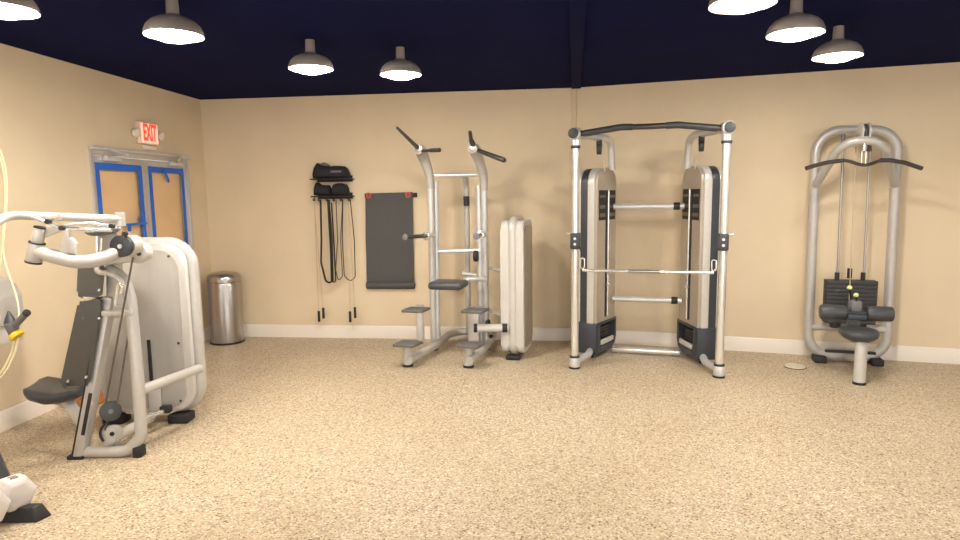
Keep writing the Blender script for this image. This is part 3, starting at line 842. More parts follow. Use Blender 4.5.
for xx, zz in ((TX0 + 0.12, TZT - 0.13), (TX1 - 0.16, TZT - 0.13), (TX1 - 0.135, 0.6), (TX1 - 0.15, 0.17), (TX0 + 0.12, 0.17)):
    m = MB(); m.cyl(to + ux * xx + Z * zz - vy * 0.012, to + ux * xx + Z * zz, 0.009, 12); m.build('panel_screw', PLASTIC, pn)
for px in ((-2.2184, 4.3599, 0.0000), (-2.6970, 4.4175, 0.0000)):
    q = V3(px); m = MB(); m.box(V((q.x, 4.42, 0.034)), (0.15, 0.13, 0.068), bev=0.012); m.build('rubber_foot', RUBBER, ctf)
# vertical dark slot in the shroud beside the upright
m = MB(); a = V3((-2.3779, 4.3600, 0.6282)); b = V3((-2.3934, 4.3600, 0.1458)); m.box(lerp(a, b, 0.5), (0.02, 0.012, (a - b).length)); m.build('shroud_slot', RUBBER, pn)
m = MB(); q = V3((-2.3707, 4.3600, 0.2056)); m.box(q, (0.09, 0.014, 0.2), bev=0.005); m.build('access_cover', SHELL, pn)
# A-frame
FY = 3.8
base = [(-2.5474, 3.8000, 0.0318), (-2.2660, 3.8000, 0.0313), (-2.1717, 3.8000, 0.1332), (-2.1705, 3.8100, 0.4976), (-2.1993, 3.8500, 1.0035), (-2.2466, 3.8800, 1.1333), (-2.3535, 3.9000, 1.2022)]
m = MB(); m.tube(fillet(base, [0, 0.12, 0.1, 0.5, 0.2, 0.1, 0], 8), 0.036, 18); m.build('bent_frame_tube', SILVER, cp)
st0, st1 = V3((-2.5660, 3.7900, 0.0030)), V3((-2.3650, 3.9200, 1.0197))
sdir = (st1 - st0).normalized(); sax = sdir.cross(V((0, 1, 0))).normalized()
m = MB(); m.box(lerp(st0, st1, 0.5), (0.062, 0.08, (st1 - st0).length), (sax, V((0, 1, 0)), sdir), bev=0.012); stt = m.build('slanted_strut', SILVER, cp)
m = MB(); q = lerp(st0, st1, 0.28); m.box(q + V((0.012, -0.043, 0)), (0.022, 0.008, 0.27), (sax, V((0, 1, 0)), sdir), bev=0.003); m.build('adjuster_slot', RUBBER, stt)
m = MB(); q = lerp(st0, st1, 0.5) - sax * 0.036 * (1 if sax.x > 0 else -1); m.box(q, (0.008, 0.07, (st1 - st0).length * 0.95), (sax, V((0, 1, 0)), sdir)); m.build('dark_edge', RUBBER, stt)
m = MB(); q = V3((-2.5902, 3.7825, 0.0000)); m.box(V((q.x + 0.01, 3.8, 0.012)), (0.1, 0.1, 0.024), bev=0.006); m.build('rubber_foot', RUBBER, stt)
m = MB(); q = V3((-2.1933, 3.7852, 0.0000)); m.box(V((q.x, 3.8, 0.035)), (0.055, 0.07, 0.07), bev=0.008); m.build('rubber_foot', RUBBER, stt)
# upper column, cross plate, inner bracket
m = MB(); m.hexa([(-2.3937, 3.9000, 0.8811), (-2.2341, 3.9000, 0.8789), (-2.3028, 4.0200, 0.8558), (-2.4673, 4.0200, 0.8580)], [(-2.3597, 3.9000, 1.2405), (-2.2619, 3.9000, 1.2392), (-2.3315, 4.0200, 1.2272), (-2.4323, 4.0200, 1.2285)], bev=0.012); m.build('upper_column', SILVERL, cp)
m = MB(); a, b = V3((-2.3606, 3.8200, 0.9284)), V3((-2.1732, 3.8200, 0.9259)); m.box(lerp(a, b, 0.5), ((b - a).length, 0.05, 0.032), bev=0.008); m.build('cross_plate', SILVER, cp)
m = MB(); m.tube(fillet([(-2.2752, 3.8200, 0.9780), (-2.2569, 3.8200, 1.0851), (-2.2449, 3.8200, 1.1163), (-2.2247, 3.8200, 1.0972), (-2.2382, 3.8200, 1.0470)], 0.02), 0.01, 10); m.build('hook_bracket', CHROME, cp)
m = MB(); m.tube(fillet([(-2.3792, 3.8400, 1.2848), (-2.3755, 3.8200, 1.1870), (-2.2958, 3.8200, 1.1765), (-2.2425, 3.8300, 1.1400), (-2.2228, 3.8400, 1.0689)], [0, 0.03, 0.1, 0.1, 0]), 0.017, 12); m.build('guard_rail', SILVERL, cp)
# strut from upright to tower
m = MB(); m.tube([(-2.1756, 3.8200, 0.4227), (-2.0336, 4.3600, 0.4134)], 0.033, 16); m.build('tower_strut', SILVER, cp)
# lower lever, pulley and cables
m = MB(); m.tube(fillet([(-2.4386, 3.8400, 0.0131), (-2.3991, 3.8600, 0.0852), (-2.3617, 3.9000, 0.1092), (-2.3929, 4.3400, 0.0627)], [0, 0.04, 0.1, 0]), 0.032, 14)
q = V3((-2.3832, 3.8400, 0.1334)); m.cyl(q - vy * 0.04, q + vy * 0.04, 0.052, 24, bev=0.01); m.build('lever_housing', SILVERL, cp)
m = MB(); q = V3((-2.3553, 3.7950, 0.1510)); m.cyl(q - vy * 0.004, q + vy * 0.004, 0.014, 14)
arc = [V3((-2.3522, 3.7900, 0.1529)) + V((math.cos(t_) * 0.075, 0, math.sin(t_) * 0.075)) for t_ in [math.radians(100 + 12 * k) for k in range(11)]]
m.build('lever_bolt', RUBBER, cp)
m = MB(); m.tube(arc, 0.008, 8); m.build('pulley_guard', RUBBER, cp)
q = V3((-2.3427, 3.7800, 0.3078)); ax_ = V((0.55, -0.8, 0.15)).normalized()
m = MB(); m.cyl(q - ax_ * 0.02, q + ax_ * 0.02, 0.062, 28, bev=0.008); pw = m.build('cable_pulley', PLASTIC, cp)
m = MB(); m.cyl(q + ax_ * 0.018, q + ax_ * 0.03, 0.014, 14); m.build('pulley_bolt', GREYPL, pw)
for a, b in (((-2.1000, 3.7400, 1.2848), (-2.3640, 3.7700, 0.3572)), ((-2.2622, 4.0000, 0.9788), (-2.3040, 3.7900, 0.3494)), ((-2.3686, 3.7900, 0.2586), (-2.4007, 3.8000, 0.1761))):
    m = MB(); m.cyl(a, b, 0.006, 8); m.build('cable', CABLE, cp)
# hub
hb_ = V3((-2.1379, 3.7000, 1.3553))
m = MB(); m.cyl(hb_ - vy * 0.02, hb_ + vy * 0.025, 0.066, 32, bev=0.008); hd = m.build('hub_disc', PLASTIC, cp)
m = MB(); m.cyl(hb_ - vy * 0.027, hb_ - vy * 0.018, 0.013, 16); m.build('hub_bolt', SATIN, hd)
m = MB(); m.cyl(hb_ + vy * 0.02, hb_ + vy * 0.14, 0.06, 24, bev=0.006); q = V3((-2.1500, 3.9000, 1.2948)); m.cyl(q - vy * 0.03, q + vy * 0.06, 0.065, 28, bev=0.01)
m.hexa([(-2.3474, 3.7800, 1.2286), (-2.1351, 3.8200, 1.2462), (-2.2636, 4.0500, 1.2230), (-2.5151, 4.0500, 1.2000)], [(-2.3292, 3.7800, 1.4368), (-2.2192, 3.8000, 1.4342), (-2.3652, 4.0500, 1.4213), (-2.4956, 4.0500, 1.4230)], bev=0.02)
hs = m.build('hub_housing', SILVERL, cp)
m = MB(); q = V3((-2.1284, 3.8600, 1.2920)); m.cyl(q - vy * 0.006, q + vy * 0.006, 0.012, 14); m.build('hub_bolt', PLASTIC, hs)
# press arms
m = MB(); m.tube(fillet([(-2.5109, 3.5000, 1.3483), (-2.4560, 3.5000, 1.3305), (-2.3093, 3.5200, 1.2809), (-2.2389, 3.6000, 1.2772), (-2.1765, 3.7200, 1.3180)], [0, 0.1, 0.3, 0.3, 0], 7), 0.04, 18); arm = m.build('press_arm', SILVER, cp)
a, b = V3((-2.5310, 3.5000, 1.2888)), V3((-2.5007, 3.5000, 1.3935)); d = (b - a).normalized()
m = MB(); m.cyl(a, b, 0.041, 26, bev=0.004); m.build('pivot_sleeve', SILVER, arm)
m = MB(); m.cyl(b, b + d * 0.09, 0.031, 24, bev=0.003); m.build('pivot_pin', SILVERL, arm)
for p, h, r in ((a - d * 0.008, 0.010, 0.042), (b - d * 0.002, 0.006, 0.042), (b + d * 0.088, 0.006, 0.032)):
    m = MB(); m.cyl(p, p + d * h, r, 26); m.build('black_ring', RUBBER, arm)
# long overhead handle
m = MB(); m.tube(fillet([(-2.6251, 3.3000, 1.4479), (-2.6029, 3.3500, 1.5198), (-2.5990, 3.4500, 1.5541), (-2.1362, 3.7200, 1.5155)], [0, 0.08, 0.12, 0], 7), 0.024, 16); m.tube([(-2.1446, 3.7200, 1.5573), (-2.1456, 3.7200, 1.4739)], 0.028, 14); m.build('overhead_handle', SILVER, cp)
for pts, r in (([(-2.4906, 3.4600, 1.5468), (-2.3520, 3.5000, 1.4734)], 0.010), ([(-2.4059, 3.4700, 1.5176), (-2.3364, 3.4700, 1.5445)], 0.013), ([(-2.3629, 3.5000, 1.4764), (-2.1662, 3.6600, 1.4506)], 0.011), ([(-2.3389, 3.5000, 1.4930), (-2.2427, 3.6000, 1.4985), (-2.1529, 3.7000, 1.4631)], 0.010)):
    m = MB(); m.tube(pts, r, 10); m.build('linkage_rod', CHROME, cp)
for px in ((-2.3853, 3.4400, 1.5158), (-2.3248, 3.4600, 1.4780), (-2.1521, 3.6400, 1.4779), (-2.1027, 3.6800, 1.4279)):
    q = V3(px); m = MB(); m.cyl(q - vy * 0.012, q + vy * 0.012, 0.014, 14); m.build('linkage_bolt', RUBBER, cp)
m = MB(); m.hexa([(-2.4472, 3.5000, 1.4211), (-2.3533, 3.5000, 1.4594), (-2.3936, 3.5600, 1.4565), (-2.4892, 3.5600, 1.4175)], [(-2.4395, 3.5000, 1.4999), (-2.3512, 3.5000, 1.4819), (-2.3915, 3.5600, 1.4793), (-2.4814, 3.5600, 1.4977)], bev=0.008); m.build('linkage_gusset', SILVERL, cp)
m = MB(); m.prism([(-2.3820, 3.5000, 1.3352), (-2.3438, 3.5000, 1.4705), (-2.3185, 3.5000, 1.4702), (-2.3288, 3.5000, 1.4195), (-2.3011, 3.5000, 1.4135), (-2.2840, 3.5000, 1.3850), (-2.2977, 3.5000, 1.3284)], vy, 0.03, bev=0.006); m.build('linkage_plate', SILVERL, cp)
q = V3((-2.2864, 3.7800, 1.4393)); m = MB(); m.lathe([(0.09, 0), (0.1, 0.01), (0.1, 0.02), (0.06, 0.035), (0.01, 0.04)], q, Z + V((0, -0.25, 0)), 28); m.build('cap_disc', GREYPL, cp)
m = MB(); m.tube(fillet([(-2.2820, 3.7000, 1.4171), (-2.2914, 3.7000, 1.3094), (-2.2675, 3.7000, 1.3090), (-2.2532, 3.7000, 1.4048)], 0.015), 0.008, 8); m.build('wire_guard', CHROME, cp)
# backrest pads (turned with their backs towards the camera), seat
def pad(name, pts, th, w, bev):
    mm = MB(); mm.prism(fillet(pts, 0.035, 4, True), w, th, bev=bev, seg=3); return mm.build(name, VINYL, cp)
wdir = V((-0.75, 0.62, 0.30)).normalized()
bp1 = pad('backrest', [(-2.7667, 3.9700, 0.4026), (-2.4671, 3.7900, 0.4689), (-2.3571, 3.8300, 1.0027), (-2.6076, 4.0000, 0.9503)], 0.06, wdir, 0.022)
bp2 = pad('head_pad', [(-2.6186, 4.0000, 1.0100), (-2.3554, 3.8300, 1.0217), (-2.3298, 3.8400, 1.2090), (-2.5974, 4.0100, 1.2056)], 0.06, wdir, 0.022)
for par, pxs in ((bp1, ((-2.5796, 3.9700, 0.8695), (-2.3977, 3.8350, 0.8941), (-2.6884, 3.9200, 0.4644), (-2.4839, 3.7900, 0.5274))), (bp2, ((-2.3823, 3.8350, 1.0718),))):
    for px in pxs:
        q = V3(px); m = MB(); m.cyl(q + V((0.006, -0.012, 0)), q - V((0.006, -0.014, 0)), 0.007, 10); m.build('pad_bolt', SATIN, par)
m = MB(); m.tube([(-2.5689, 3.9700, 0.9880), (-2.3821, 3.9000, 1.0168)], 0.009, 8); m.build('pad_bracket', CHROME, cp)
# seat: a saddle loft running from the near front to the backrest
s0, s1 = V3((-2.9938, 4.0600, 0.3492)), V3((-2.7227, 4.1200, 0.3330))
sd3 = (s1 - s0).normalized(); sw = V((-sd3.y, sd3.x, 0)).normalized()
rings = []
for tt, hw, up_, th in ((-0.16, 0.05, 0.0, 0.03), (-0.12, 0.12, 0.012, 0.075), (0.0, 0.17, 0.012, 0.10), (0.3, 0.19, -0.012, 0.10), (0.62, 0.2, -0.012, 0.085), (0.95, 0.2, 0.012, 0.08), (1.05, 0.18, 0.012, 0.05)):
    cpt = lerp(s0, s1, 0) + sd3 * ((s1 - s0).length * tt) + Z * up_
    ring = []
    for k in range(24):
        t_ = 2 * math.pi * k / 24
        cx_, cy_ = math.cos(t_), math.sin(t_)
        ring.append(cpt + sw * (math.copysign(abs(cx_) ** 0.6, cx_) * hw) + Z * (math.copysign(abs(cy_) ** 0.7, cy_) * th / 2 + (0.03 * cx_ * cx_ if True else 0)))
    rings.append(ring)
m = MB(); loft(m, rings); m.build('seat', VINYL, cp, 60)
m = MB(); m.tube(fillet([(-2.9171, 4.0800, 0.3066), (-2.7911, 4.0500, 0.2801), (-2.5496, 3.8600, 0.1412)], [0, 0.1, 0]), 0.033, 14, flat=1.3); m.build('seat_support', SILVERL, cp)
m = MB(); m.tube([(-2.3542, 3.8400, 0.0187), (-2.6878, 4.4000, -0.1008)], 0.03, 14); m.build('base_beam', SILVER, cp)
m = MB(); m.tube([(-2.3376, 4.1000, 0.1291), (-2.2665, 4.3000, 0.1278)], 0.014, 10); lk = m.build('lever_rod', CHROME, cp)
m = MB(); q = V3((-2.2659, 4.3000, 0.1352)); m.box(q, (0.07, 0.06, 0.05), bev=0.008); m.build('rod_end', RUBBER, lk)
# basket behind the machine
bk = V3((-3.1599, 4.7388, 0.0000)) + V((0, 0.12, 0))
t = thing('basket', 'small brown basket with a pale cloth on the floor behind the chest press', 'basket', bk)
m = MB(); m.lathe([(0.085, 0), (0.1, 0.01), (0.115, 0.12), (0.12, 0.17), (0.112, 0.17), (0.105, 0.12), (0.09, 0.02), (0.01, 0.015)], bk, Z, 28, caps=False); m.build('woven_body', WICKER, t)
m = MB(); m.lathe([(0.11, 0.145), (0.112, 0.18), (0.09, 0.20), (0.04, 0.215), (0.002, 0.205)], bk, Z, 24); m.build('cloth', CLOTH, t)

# ------------------------------------------------------------------ trash can
tc = V3((-2.8804, 6.9147, 0.0000)) + V((0.0, 0.17, 0)); tc = V((tc.x, 6.945, 0)); tc.x = -2.895
t = thing('trash_can', 'round stainless steel trash can with a domed lid in the back left corner', 'trash can', tc)
m = MB(); m.lathe([(0.176, 0.02), (0.182, 0.024), (0.182, 0.69), (0.18, 0.694)], tc, Z, 48); m.build('body', STEEL, t)
m = MB(); m.lathe([(0.176, 0.692), (0.183, 0.70), (0.183, 0.735), (0.172, 0.775), (0.145, 0.797), (0.1, 0.806), (0.01, 0.81)], tc, Z, 48); m.build('lid', STEEL, t)
m = MB(); m.lathe([(0.182, 0), (0.186, 0.006), (0.186, 0.022), (0.178, 0.024)], tc, Z, 48); m.build('base_ring', RUBBER, t)

# ------------------------------------------------------------------ floor plate
q = V3((2.9231, 5.6223, 0.0000)); m = MB(); m.lathe([(0.088, 0), (0.09, 0.008), (0.086, 0.014), (0.02, 0.016), (0.001, 0.016)], q, Z, 36)
fo = m.build('floor_outlet_cover', FLOORP)
m = MB(); m.lathe([(0.09, 0), (0.096, 0.0), (0.096, 0.006), (0.09, 0.006)], q, Z, 36, caps=False); m.build('dark_rim', PLASTIC, fo)
tag(fo, 'round metal outlet cover on the floor left of the lat pulldown', 'floor cover')

# ------------------------------------------------------------------ wall shelves, bags, bands, ropes, mat
nB = V((dirB.y, -dirB.x, 0))
def bw(p, d): return V3(p) + nB * d
BAX = (dirB, nB, Z)
def shelf(pl, pr, label):
    pl, pr = V3(pl), V3(pr)
    t = thing('wall_shelf', label, 'shelf', (pl + pr) / 2)
    m = MB(); m.box(bw(lerp(pl, pr, 0.5), 0.09) - Z * 0.007, ((pr - pl).length, 0.17, 0.014), BAX, bev=0.003); m.build('shelf_board', RUBBER, t)
    m = MB(); m.box(bw(lerp(pl, pr, 0.5), 0.006) - Z * 0.0, ((pr - pl).length * 0.9, 0.01, 0.07), BAX, bev=0.003); m.build('back_plate', RUBBER, t)
    return t
S1 = ((-1.8546, 7.1116, 1.8376), (-1.3968, 7.0598, 1.8302)); S2 = ((-1.8519, 7.1113, 1.6487), (-1.4043, 7.0606, 1.6373))
shelf(*S1, 'narrow black wall shelf, the upper of two, holding a black bag')
sh2 = shelf(*S2, 'narrow black wall shelf, the lower of two, with hooks for exercise bands')
hooks = []
for px in ((-1.8266, 7.1085, 1.6205), (-1.7665, 7.1017, 1.6198), (-1.6801, 7.0919, 1.6187), (-1.5997, 7.0828, 1.6177), (-1.5194, 7.0737, 1.6166), (-1.4279, 7.0633, 1.6155)):
    q = V3(px); hooks.append(q)
    m = MB(); m.tube(fillet([bw(q, 0.12) + Z * 0.012, bw(q, 0.12) - Z * 0.03, bw(q, 0.165) - Z * 0.03, bw(q, 0.165) - Z * 0.005], 0.012), 0.006, 8); m.build('hook', RUBBER, sh2)
def soft_bag(name, label, p0, p1, h, th, lumps, seedv):
    rnd = random.Random(seedv)
    p0, p1 = V3(p0), V3(p1)
    t = thing(name, label, 'bag' if name != 'strap_bundle' else 'straps', lerp(p0, p1, 0.5))
    rings = []
    n = 16
    for i in range(n + 1):
        f = i / n
        e = min(1, 6 * f + .45, 6 * (1 - f) + .45)
        hh = h * e * lumps(f)
        ring = []
        for k in range(18):
            t_ = 2 * math.pi * k / 18
            rr = 1 + rnd.uniform(-0.05, 0.05)
            cz_ = math.copysign(abs(math.sin(t_)) ** 0.75, math.sin(t_)); cy_ = math.copysign(abs(math.cos(t_)) ** 0.75, math.cos(t_))
            zz = (cz_ + 1) / 2 * hh * (rr if cz_ > 0 else 1)
            ring.append(bw(lerp(p0, p1, f), 0.095) + nB * (cy_ * th / 2 * e * rr) + Z * (max(zz, 0) + 0.001))
        rings.append(ring)
    m = MB(); loft(m, rings); m.build('body', BLKFAB, t, 50)
    return t
bagA = soft_bag('folded_bag', 'black folded bag with a grey strip, lying on the upper wall shelf', lerp(*S1, 0.04), lerp(*S1, 0.94), 0.135, 0.15, lambda f: 1.22 - 0.22 * min(1, max(0, (f - 0.15) * 5)) , 3)
m = MB(); q = lerp(*S1, 0.66); m.box(bw(q, 0.171) + Z * 0.075, (0.12, 0.012, 0.022), BAX, bev=0.003); m.build('strip', GREYPL, bagA)
m = MB(); m.tube(fillet([bw(lerp(*S1, 0.24), 0.12) + Z * 0.152, bw(lerp(*S1, 0.35), 0.13) + Z * 0.165, bw(lerp(*S1, 0.48), 0.12) + Z * 0.135], 0.03), 0.012, 8); m.build('carry_strap', GREYPL, bagA)
soft_bag('strap_bundle', 'black bundle of straps on the left of the lower wall shelf', lerp(*S2, 0.04), lerp(*S2, 0.47), 0.115, 0.14, lambda f: 1.0 + 0.25 * math.exp(-((f - 0.25) / 0.12) ** 2), 5)
soft_bag('strap_bundle', 'black rounded bundle of straps on the right of the lower wall shelf', lerp(*S2, 0.5), lerp(*S2, 0.92), 0.125, 0.145, lambda f: 0.9 + 0.2 * math.sin(math.pi * f), 6)
def band(name, label, cat, grp, pts, r, mt, flat=1.0, d=0.15):
    m = MB(); m.tube(fillet([bw(p, d) for p in pts], 0.06, 6), r, 8, flat=flat)
    return tag(m.build(name, mt), label, cat, grp)
band('exercise_band', 'thick black exercise band looped from the hooks, leftmost of the hanging bands', 'exercise band', 'bands hung under the lower shelf',
     [(-1.7485, 7.0996, 1.6033), (-1.7575, 7.1006, 1.1517), (-1.7745, 7.1026, 0.9033), (-1.7266, 7.0971, 0.6758), (-1.6573, 7.0893, 0.6645), (-1.6528, 7.0888, 1.0387), (-1.6627, 7.0899, 1.6022)], 0.021, BAND, 0.5)
band('exercise_band', 'second black exercise band, hanging straight from the third hook from the left', 'exercise band', 'bands hung under the lower shelf',
     [(-1.6456, 7.0880, 1.6020), (-1.6306, 7.0863, 1.1510), (-1.6399, 7.0873, 0.6646), (-1.6099, 7.0839, 0.6875), (-1.6134, 7.0843, 1.1509), (-1.6210, 7.0852, 1.5630)], 0.012, BAND, 0.6, 0.16)
band('exercise_band', 'thin grey exercise band in a narrow loop, middle of the hanging bands', 'exercise band', 'bands hung under the lower shelf',
     [(-1.5794, 7.0805, 1.6012), (-1.5789, 7.0804, 1.1508), (-1.6162, 7.0846, 0.8125), (-1.5872, 7.0814, 0.6761), (-1.5382, 7.0758, 0.7445), (-1.5445, 7.0765, 1.1506), (-1.5031, 7.0718, 1.6002)], 0.006, BANDG, 1.0, 0.13)
band('exercise_band', 'thin dark exercise band in a wide loop, rightmost of the hanging bands', 'exercise band', 'bands hung under the lower shelf',
     [(-1.4974, 7.0712, 1.6002), (-1.5215, 7.0739, 1.1505), (-1.5151, 7.0732, 0.7445), (-1.4486, 7.0656, 0.6765), (-1.3888, 7.0589, 0.7334), (-1.3843, 7.0584, 1.1498), (-1.4123, 7.0615, 1.5991)], 0.0055, BAND, 1.0, 0.14)
def jump_rope(label, x, a, b, d):
    t = thing('jump_rope', label, 'jump rope', bw(a, d), 'jump ropes hung under the lower shelf')
    m = MB(); m.tube(fillet([bw(a, d) + Z * 0.04, bw(lerp(a, x, 0.5), d), bw(x, d) - Z * 0.004, bw(x, d + 0.015) - Z * 0.004, bw(lerp(b, x, 0.5), d + 0.015), bw(b, d + 0.015) + Z * 0.04], 0.01), 0.0035, 6); m.build('cord', ROPE, t)
    for p, dd in ((a, d), (b, d + 0.015)):
        p = bw(p, dd); m = MB(); m.cyl(p - Z * 0.07, p + Z * 0.055, 0.015, 12, bev=0.004); m.build('rope_handle', RUBBER, t)
jump_rope('jump rope with pale cord and black handles, hanging at the left of the bands', hooks[0] - Z * 0.03, (-1.8342, 7.1093, 0.2839), (-1.7749, 7.1026, 0.3249), 0.13)
jump_rope('jump rope with pale cord and black handles, hanging at the right of the bands', hooks[5] - Z * 0.03, (-1.4604, 7.0670, 0.2872), (-1.3969, 7.0598, 0.3395), 0.155)
# hanging mat
mt_tl, mt_tr, mt_bl, mt_br = [V3(p) for p in ((-1.2684, 7.0453, 1.6632), (-0.7329, 6.9846, 1.6726), (-1.2937, 7.0481, 0.5779), (-0.7448, 6.9860, 0.5800))]
t = thing('exercise_mat', 'dark grey exercise mat hung flat on the back wall by two red rings', 'exercise mat', lerp(mt_bl, mt_br, 0.5))
prof = []
N = 22
for i in range(N + 1):
    f = i / N
    prof.append((f, 0.03 + 0.012 * math.sin(f * 5.0) + 0.004 * math.sin(f * 17)))
m = MB()
vsF = []; vsB = []
for i, (f, dd) in enumerate(prof):
    l_, r_ = lerp(mt_tl, mt_bl, f), lerp(mt_tr, mt_br, f)
    rowf, rowb = [], []
    for j in range(9):
        g = j / 8
        p = lerp(l_, r_, g)
        bulge = 0.006 * math.sin(g * math.pi) - 0.004 * math.cos(g * 9 + f * 3)
        rowf.append(m.bm.verts.new(bw(p, dd + 0.012 + bulge))); rowb.append(m.bm.verts.new(bw(p, dd + bulge)))
    vsF.append(rowf); vsB.append(rowb)
for i in range(N):
    for j in range(8):
        m.bm.faces.new((vsF[i][j], vsF[i + 1][j], vsF[i + 1][j + 1], vsF[i][j + 1]))
        m.bm.faces.new((vsB[i][j], vsB[i][j + 1], vsB[i + 1][j + 1], vsB[i + 1][j]))
for i in range(N):
    m.bm.faces.new((vsF[i][0], vsB[i][0], vsB[i + 1][0], vsF[i + 1][0])); m.bm.faces.new((vsF[i][8], vsF[i + 1][8], vsB[i + 1][8], vsB[i][8]))
for j in range(8):
    m.bm.faces.new((vsF[0][j], vsF[0][j + 1], vsB[0][j + 1], vsB[0][j])); m.bm.faces.new((vsF[N][j], vsB[N][j], vsB[N][j + 1], vsF[N][j + 1]))
m.build('sheet', MATF, t, 50)
m = MB(); m.cyl(bw(lerp(mt_bl, mt_tl, 0.045), 0.048), bw(lerp(mt_br, mt_tr, 0.045), 0.048) + dirB * 0.012, 0.034, 20, bev=0.004); m.build('rolled_end', MATF, t)
for px in ((-1.2304, 7.0409, 1.6405), (-0.7844, 6.9904, 1.6424)):
    q = V3(px); m = MB(); m.lathe([(0.016, 0.0), (0.016, 0.012), (0.03, 0.012), (0.033, 0.006), (0.03, 0.0)], bw(q, 0.045), nB, 24, caps=False); rg = m.build('red_ring', RED, t)
    m = MB(); m.cyl(bw(q, 0.044), bw(q, 0.062), 0.009, 14); m.build('peg_tip', GREYPL, rg)
q = lerp(V3((-1.2614, 7.0445, 1.6353)), V3((-0.7112, 6.9822, 1.6447)), 0.5)
m = MB(); m.box(bw(q, 0.01), (0.60, 0.018, 0.05), BAX, bev=0.004); tag(m.build('mat_hanger', RUBBER), 'black hanger rail on the wall behind the top of the exercise mat', 'rail')

# ------------------------------------------------------------------ cable machine cut by the left edge
cm = thing('cable_machine', 'pale machine body with a cable pulley, cut off by the left edge of the picture', 'gym machine', (-3.25, 4.12, 0))
q0 = V3((-3.1744, 4.1000, 0.9740)); hx = q0.x
m = MB(); m.prism(fillet([V((hx - 0.12, 4.02, q0.z - 0.17)), V((hx + 0.02, 4.02, q0.z - 0.17)), V((hx + 0.02, 4.02, q0.z + 0.02)), V((hx - 0.03, 4.02, q0.z + 0.13)), V((hx - 0.12, 4.02, q0.z + 0.15))], [0.01, 0.01, 0.07, 0.07, 0.01], 5, True), vy, 0.2, bev=0.03)
m.build('pulley_housing', SILVER, cm)
m = MB(); m.box(V((hx - 0.05, 4.13, q0.z - 0.235)), (0.15, 0.14, 0.125), bev=0.02); m.build('lower_cover', SHELL, cm)
m = MB(); m.box(V((hx - 0.17, 4.13, q0.z)), (0.16, 0.08, 0.12), bev=0.01); m.build('wall_bracket', SILVER, cm)
# handle with yellow collar and its pale cords
ch = thing('exercise_grip', 'grey cable grip with a yellow collar and pale looping cords at the left edge', 'handle', V3((-3.0357, 3.9800, 0.8073)))
m = MB(); m.cyl((-3.0553, 3.9600, 0.8516), (-3.0464, 3.9800, 0.7674), 0.038, 22, bev=0.004, r1=0.034); m.build('grip_body', GREYPL, ch)
m = MB(); m.cyl((-3.0289, 3.9600, 0.8247), (-2.9161, 3.9200, 0.9135), 0.021, 18, bev=0.004); m.build('side_handle', GREYPL, ch)
m = MB(); m.cyl((-2.9176, 3.9200, 0.9115), (-2.9018, 3.9150, 0.9240), 0.023, 18, bev=0.004); m.build('end_cap', RUBBER, ch)
m = MB(); m.tube([(-3.0640, 3.9700, 0.8397), (-3.0712, 3.9800, 0.8742), (-3.0729, 3.9800, 0.9205)], [0.036, 0.026, 0.005], 18); m.build('cone_strain_relief', PLASTIC, ch)
m = MB(); m.cyl((-3.0503, 3.9800, 0.7741), (-3.0256, 3.9800, 0.7471), 0.046, 24, bev=0.01); m.build('yellow_collar', YELLOW, ch)
def cord(pts, r=0.008): 
    mm = MB(); mm.tube(fillet(pts, 0.3, 6), r, 10); return mm.build('cord', CORD, ch)
cord([(-3.0491, 3.9800, 0.7408), (-3.0785, 3.9800, 0.6473), (-3.1277, 3.9800, 0.5537), (-3.2021, 3.9800, 0.4734), (-3.2856, 3.9800, 0.4338)])
cord([(-3.0295, 3.9800, 0.7405), (-3.0595, 3.9800, 0.6404), (-3.1167, 3.9800, 0.5332), (-3.1911, 3.9800, 0.4529), (-3.2886, 3.9800, 0.4066)])
cord([(-3.2118, 4.1600, 1.9928), (-3.1587, 4.1600, 1.9337), (-3.1428, 4.1600, 1.8028), (-3.1500, 4.1600, 1.6713), (-3.1706, 4.1600, 1.5390), (-3.2016, 4.1600, 1.3722), (-3.1884, 4.1400, 1.2257), (-3.1270, 4.1000, 1.1085), (-3.0617, 4.0500, 0.9944), (-3.0322, 4.0200, 0.9058), (-3.0330, 3.9850, 0.8061)], 0.0055)
cord([(-3.2076, 4.1600, 2.0316), (-3.1487, 4.1600, 1.9660), (-3.1275, 4.1600, 1.8223), (-3.1387, 4.1600, 1.6712), (-3.1606, 4.1600, 1.5389), (-3.1872, 4.1500, 1.3727), (-3.2229, 4.1500, 1.2250), (-3.2870, 4.1500, 1.0355)], 0.005)

# ------------------------------------------------------------------ dumbbell rack and dumbbells, bottom left
RKO = V3((-2.3673, 3.0078, 0.0000))
rk = thing('dumbbell_rack', 'black dumbbell rack cut by the bottom left corner, its foot on the floor', 'rack', RKO)
rd = V((-0.995, -0.10, 0)).normalized(); rv = V((-rd.y, rd.x, 0))
tip = V3((-2.2559, 3.0247, 0.0000))
f0 = V3((-2.2749, 2.9859, 0.0000)); f1 = V3((-2.2577, 3.0348, 0.0000)); 
lu = V((-1, 0.0, 0)); lv = V((0.35, 0.94, 0)).normalized()
q0, q1 = f0, f1 + lv * 0.03
m = MB(); m.hexa([q0, q0 + lu * 0.45 , q1 + lu * 0.52 , q1], [q0 + lu * 0.03 + lv * 0.015 + Z * 0.075, q0 + lu * 0.45 + lv * 0.015 + Z * 0.075, q1 + lu * 0.52 - lv * 0.01 + Z * 0.075, q1 + lu * 0.035 - lv * 0.01 + Z * 0.075], bev=0.006)
m.build('rubber_foot', RUBBER, rk)
la_, lb_ = V3((-2.5346, 3.1600, 0.0828)), V3((-2.8278, 3.3000, 0.5944))
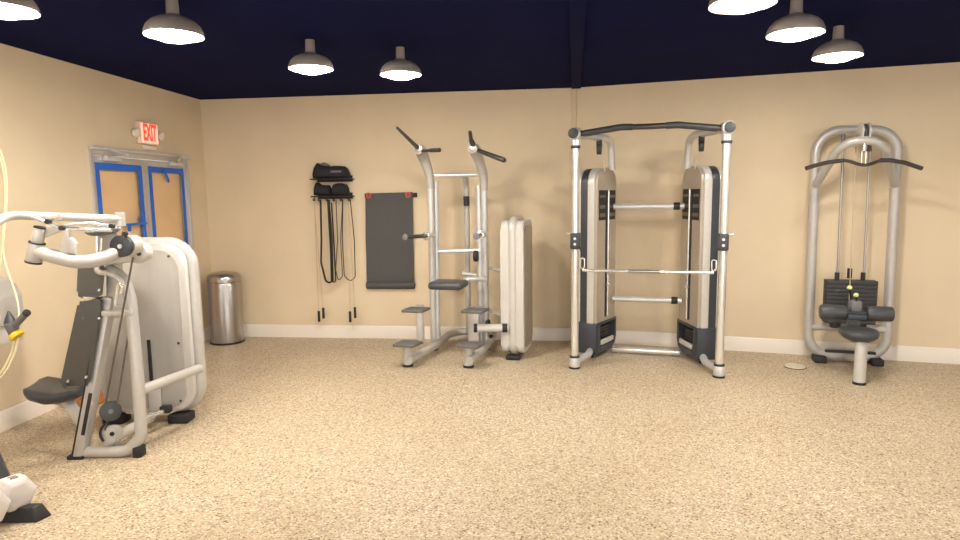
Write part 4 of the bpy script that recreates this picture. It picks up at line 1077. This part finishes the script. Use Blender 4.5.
m = MB(); m.tube([V3((la_.x - 0.0, la_.y, 0.07)), la_, lb_], 0.045, 4, flat=0.7); m.build('rack_leg', PLASTIC, rk, 30)
m = MB(); a = V3((-2.6340, 3.2000, 0.1440)); m.box(a + V((-0.25, 0.02, 0.0)), (0.5, 0.05, 0.06), bev=0.006); m.build('rack_rail', RUBBER, rk)
def dumbbell(c, axis, r, half, label, num):
    axis = V3(axis).normalized()
    t = thing('dumbbell', label, 'dumbbell', c, 'pinkish white hex dumbbells on the rack')
    u = Z - axis * axis.dot(Z); u.normalize(); v = axis.cross(u)
    def ring(h, rr, ph=math.pi / 6): return [V3(c) + axis * h + u * (math.cos(ph + 2 * math.pi * k / 6) * rr) + v * (math.sin(ph + 2 * math.pi * k / 6) * rr) for k in range(6)]
    for s in (0, -1):
        h0 = 0 if s == 0 else -0.30
        m = MB()
        loft(m, [ring(h0 - half, r * 0.62), ring(h0 - half * 0.8, r * 0.93), ring(h0 - half * 0.55, r), ring(h0 + half * 0.55, r), ring(h0 + half * 0.8, r * 0.93), ring(h0 + half, r * 0.66)])
        bmesh.ops.bevel(m.bm, geom=list(m.bm.edges), offset=0.006, segments=2, profile=0.5, affect='EDGES')
        hd_ = m.build('dumbbell_head', DUMB, t, 50)
        if s == 0 and num:
            text_mesh(num, 0.05, 'number', DUMBM, hd_, V3(c) + u * (r * math.cos(math.pi / 6) + 0.0005), -axis.cross(u) * 1.0 if False else axis, -(axis.cross(u)) if (axis.cross(u)).dot(V((0, 1, 0))) < 0 else axis.cross(u), 0.0008)
    m = MB(); m.cyl(V3(c) - axis * 0.27, V3(c) - axis * 0.03, 0.017, 16); m.build('dumbbell_handle', DUMB, t)
dc = V3((-2.4180, 3.0400, 0.1386))
dumbbell(dc, (0.86, -0.5, 0.0), 0.093, 0.062, 'pinkish white hex dumbbell marked 10, whole head visible at the rack foot', '10')
dumbbell(V3((-2.4407, 2.8800, 0.1418)), (0.86, -0.5, 0.0), 0.098, 0.062, 'pinkish white hex dumbbell cut by the left edge, nearer than the one marked 10', None)
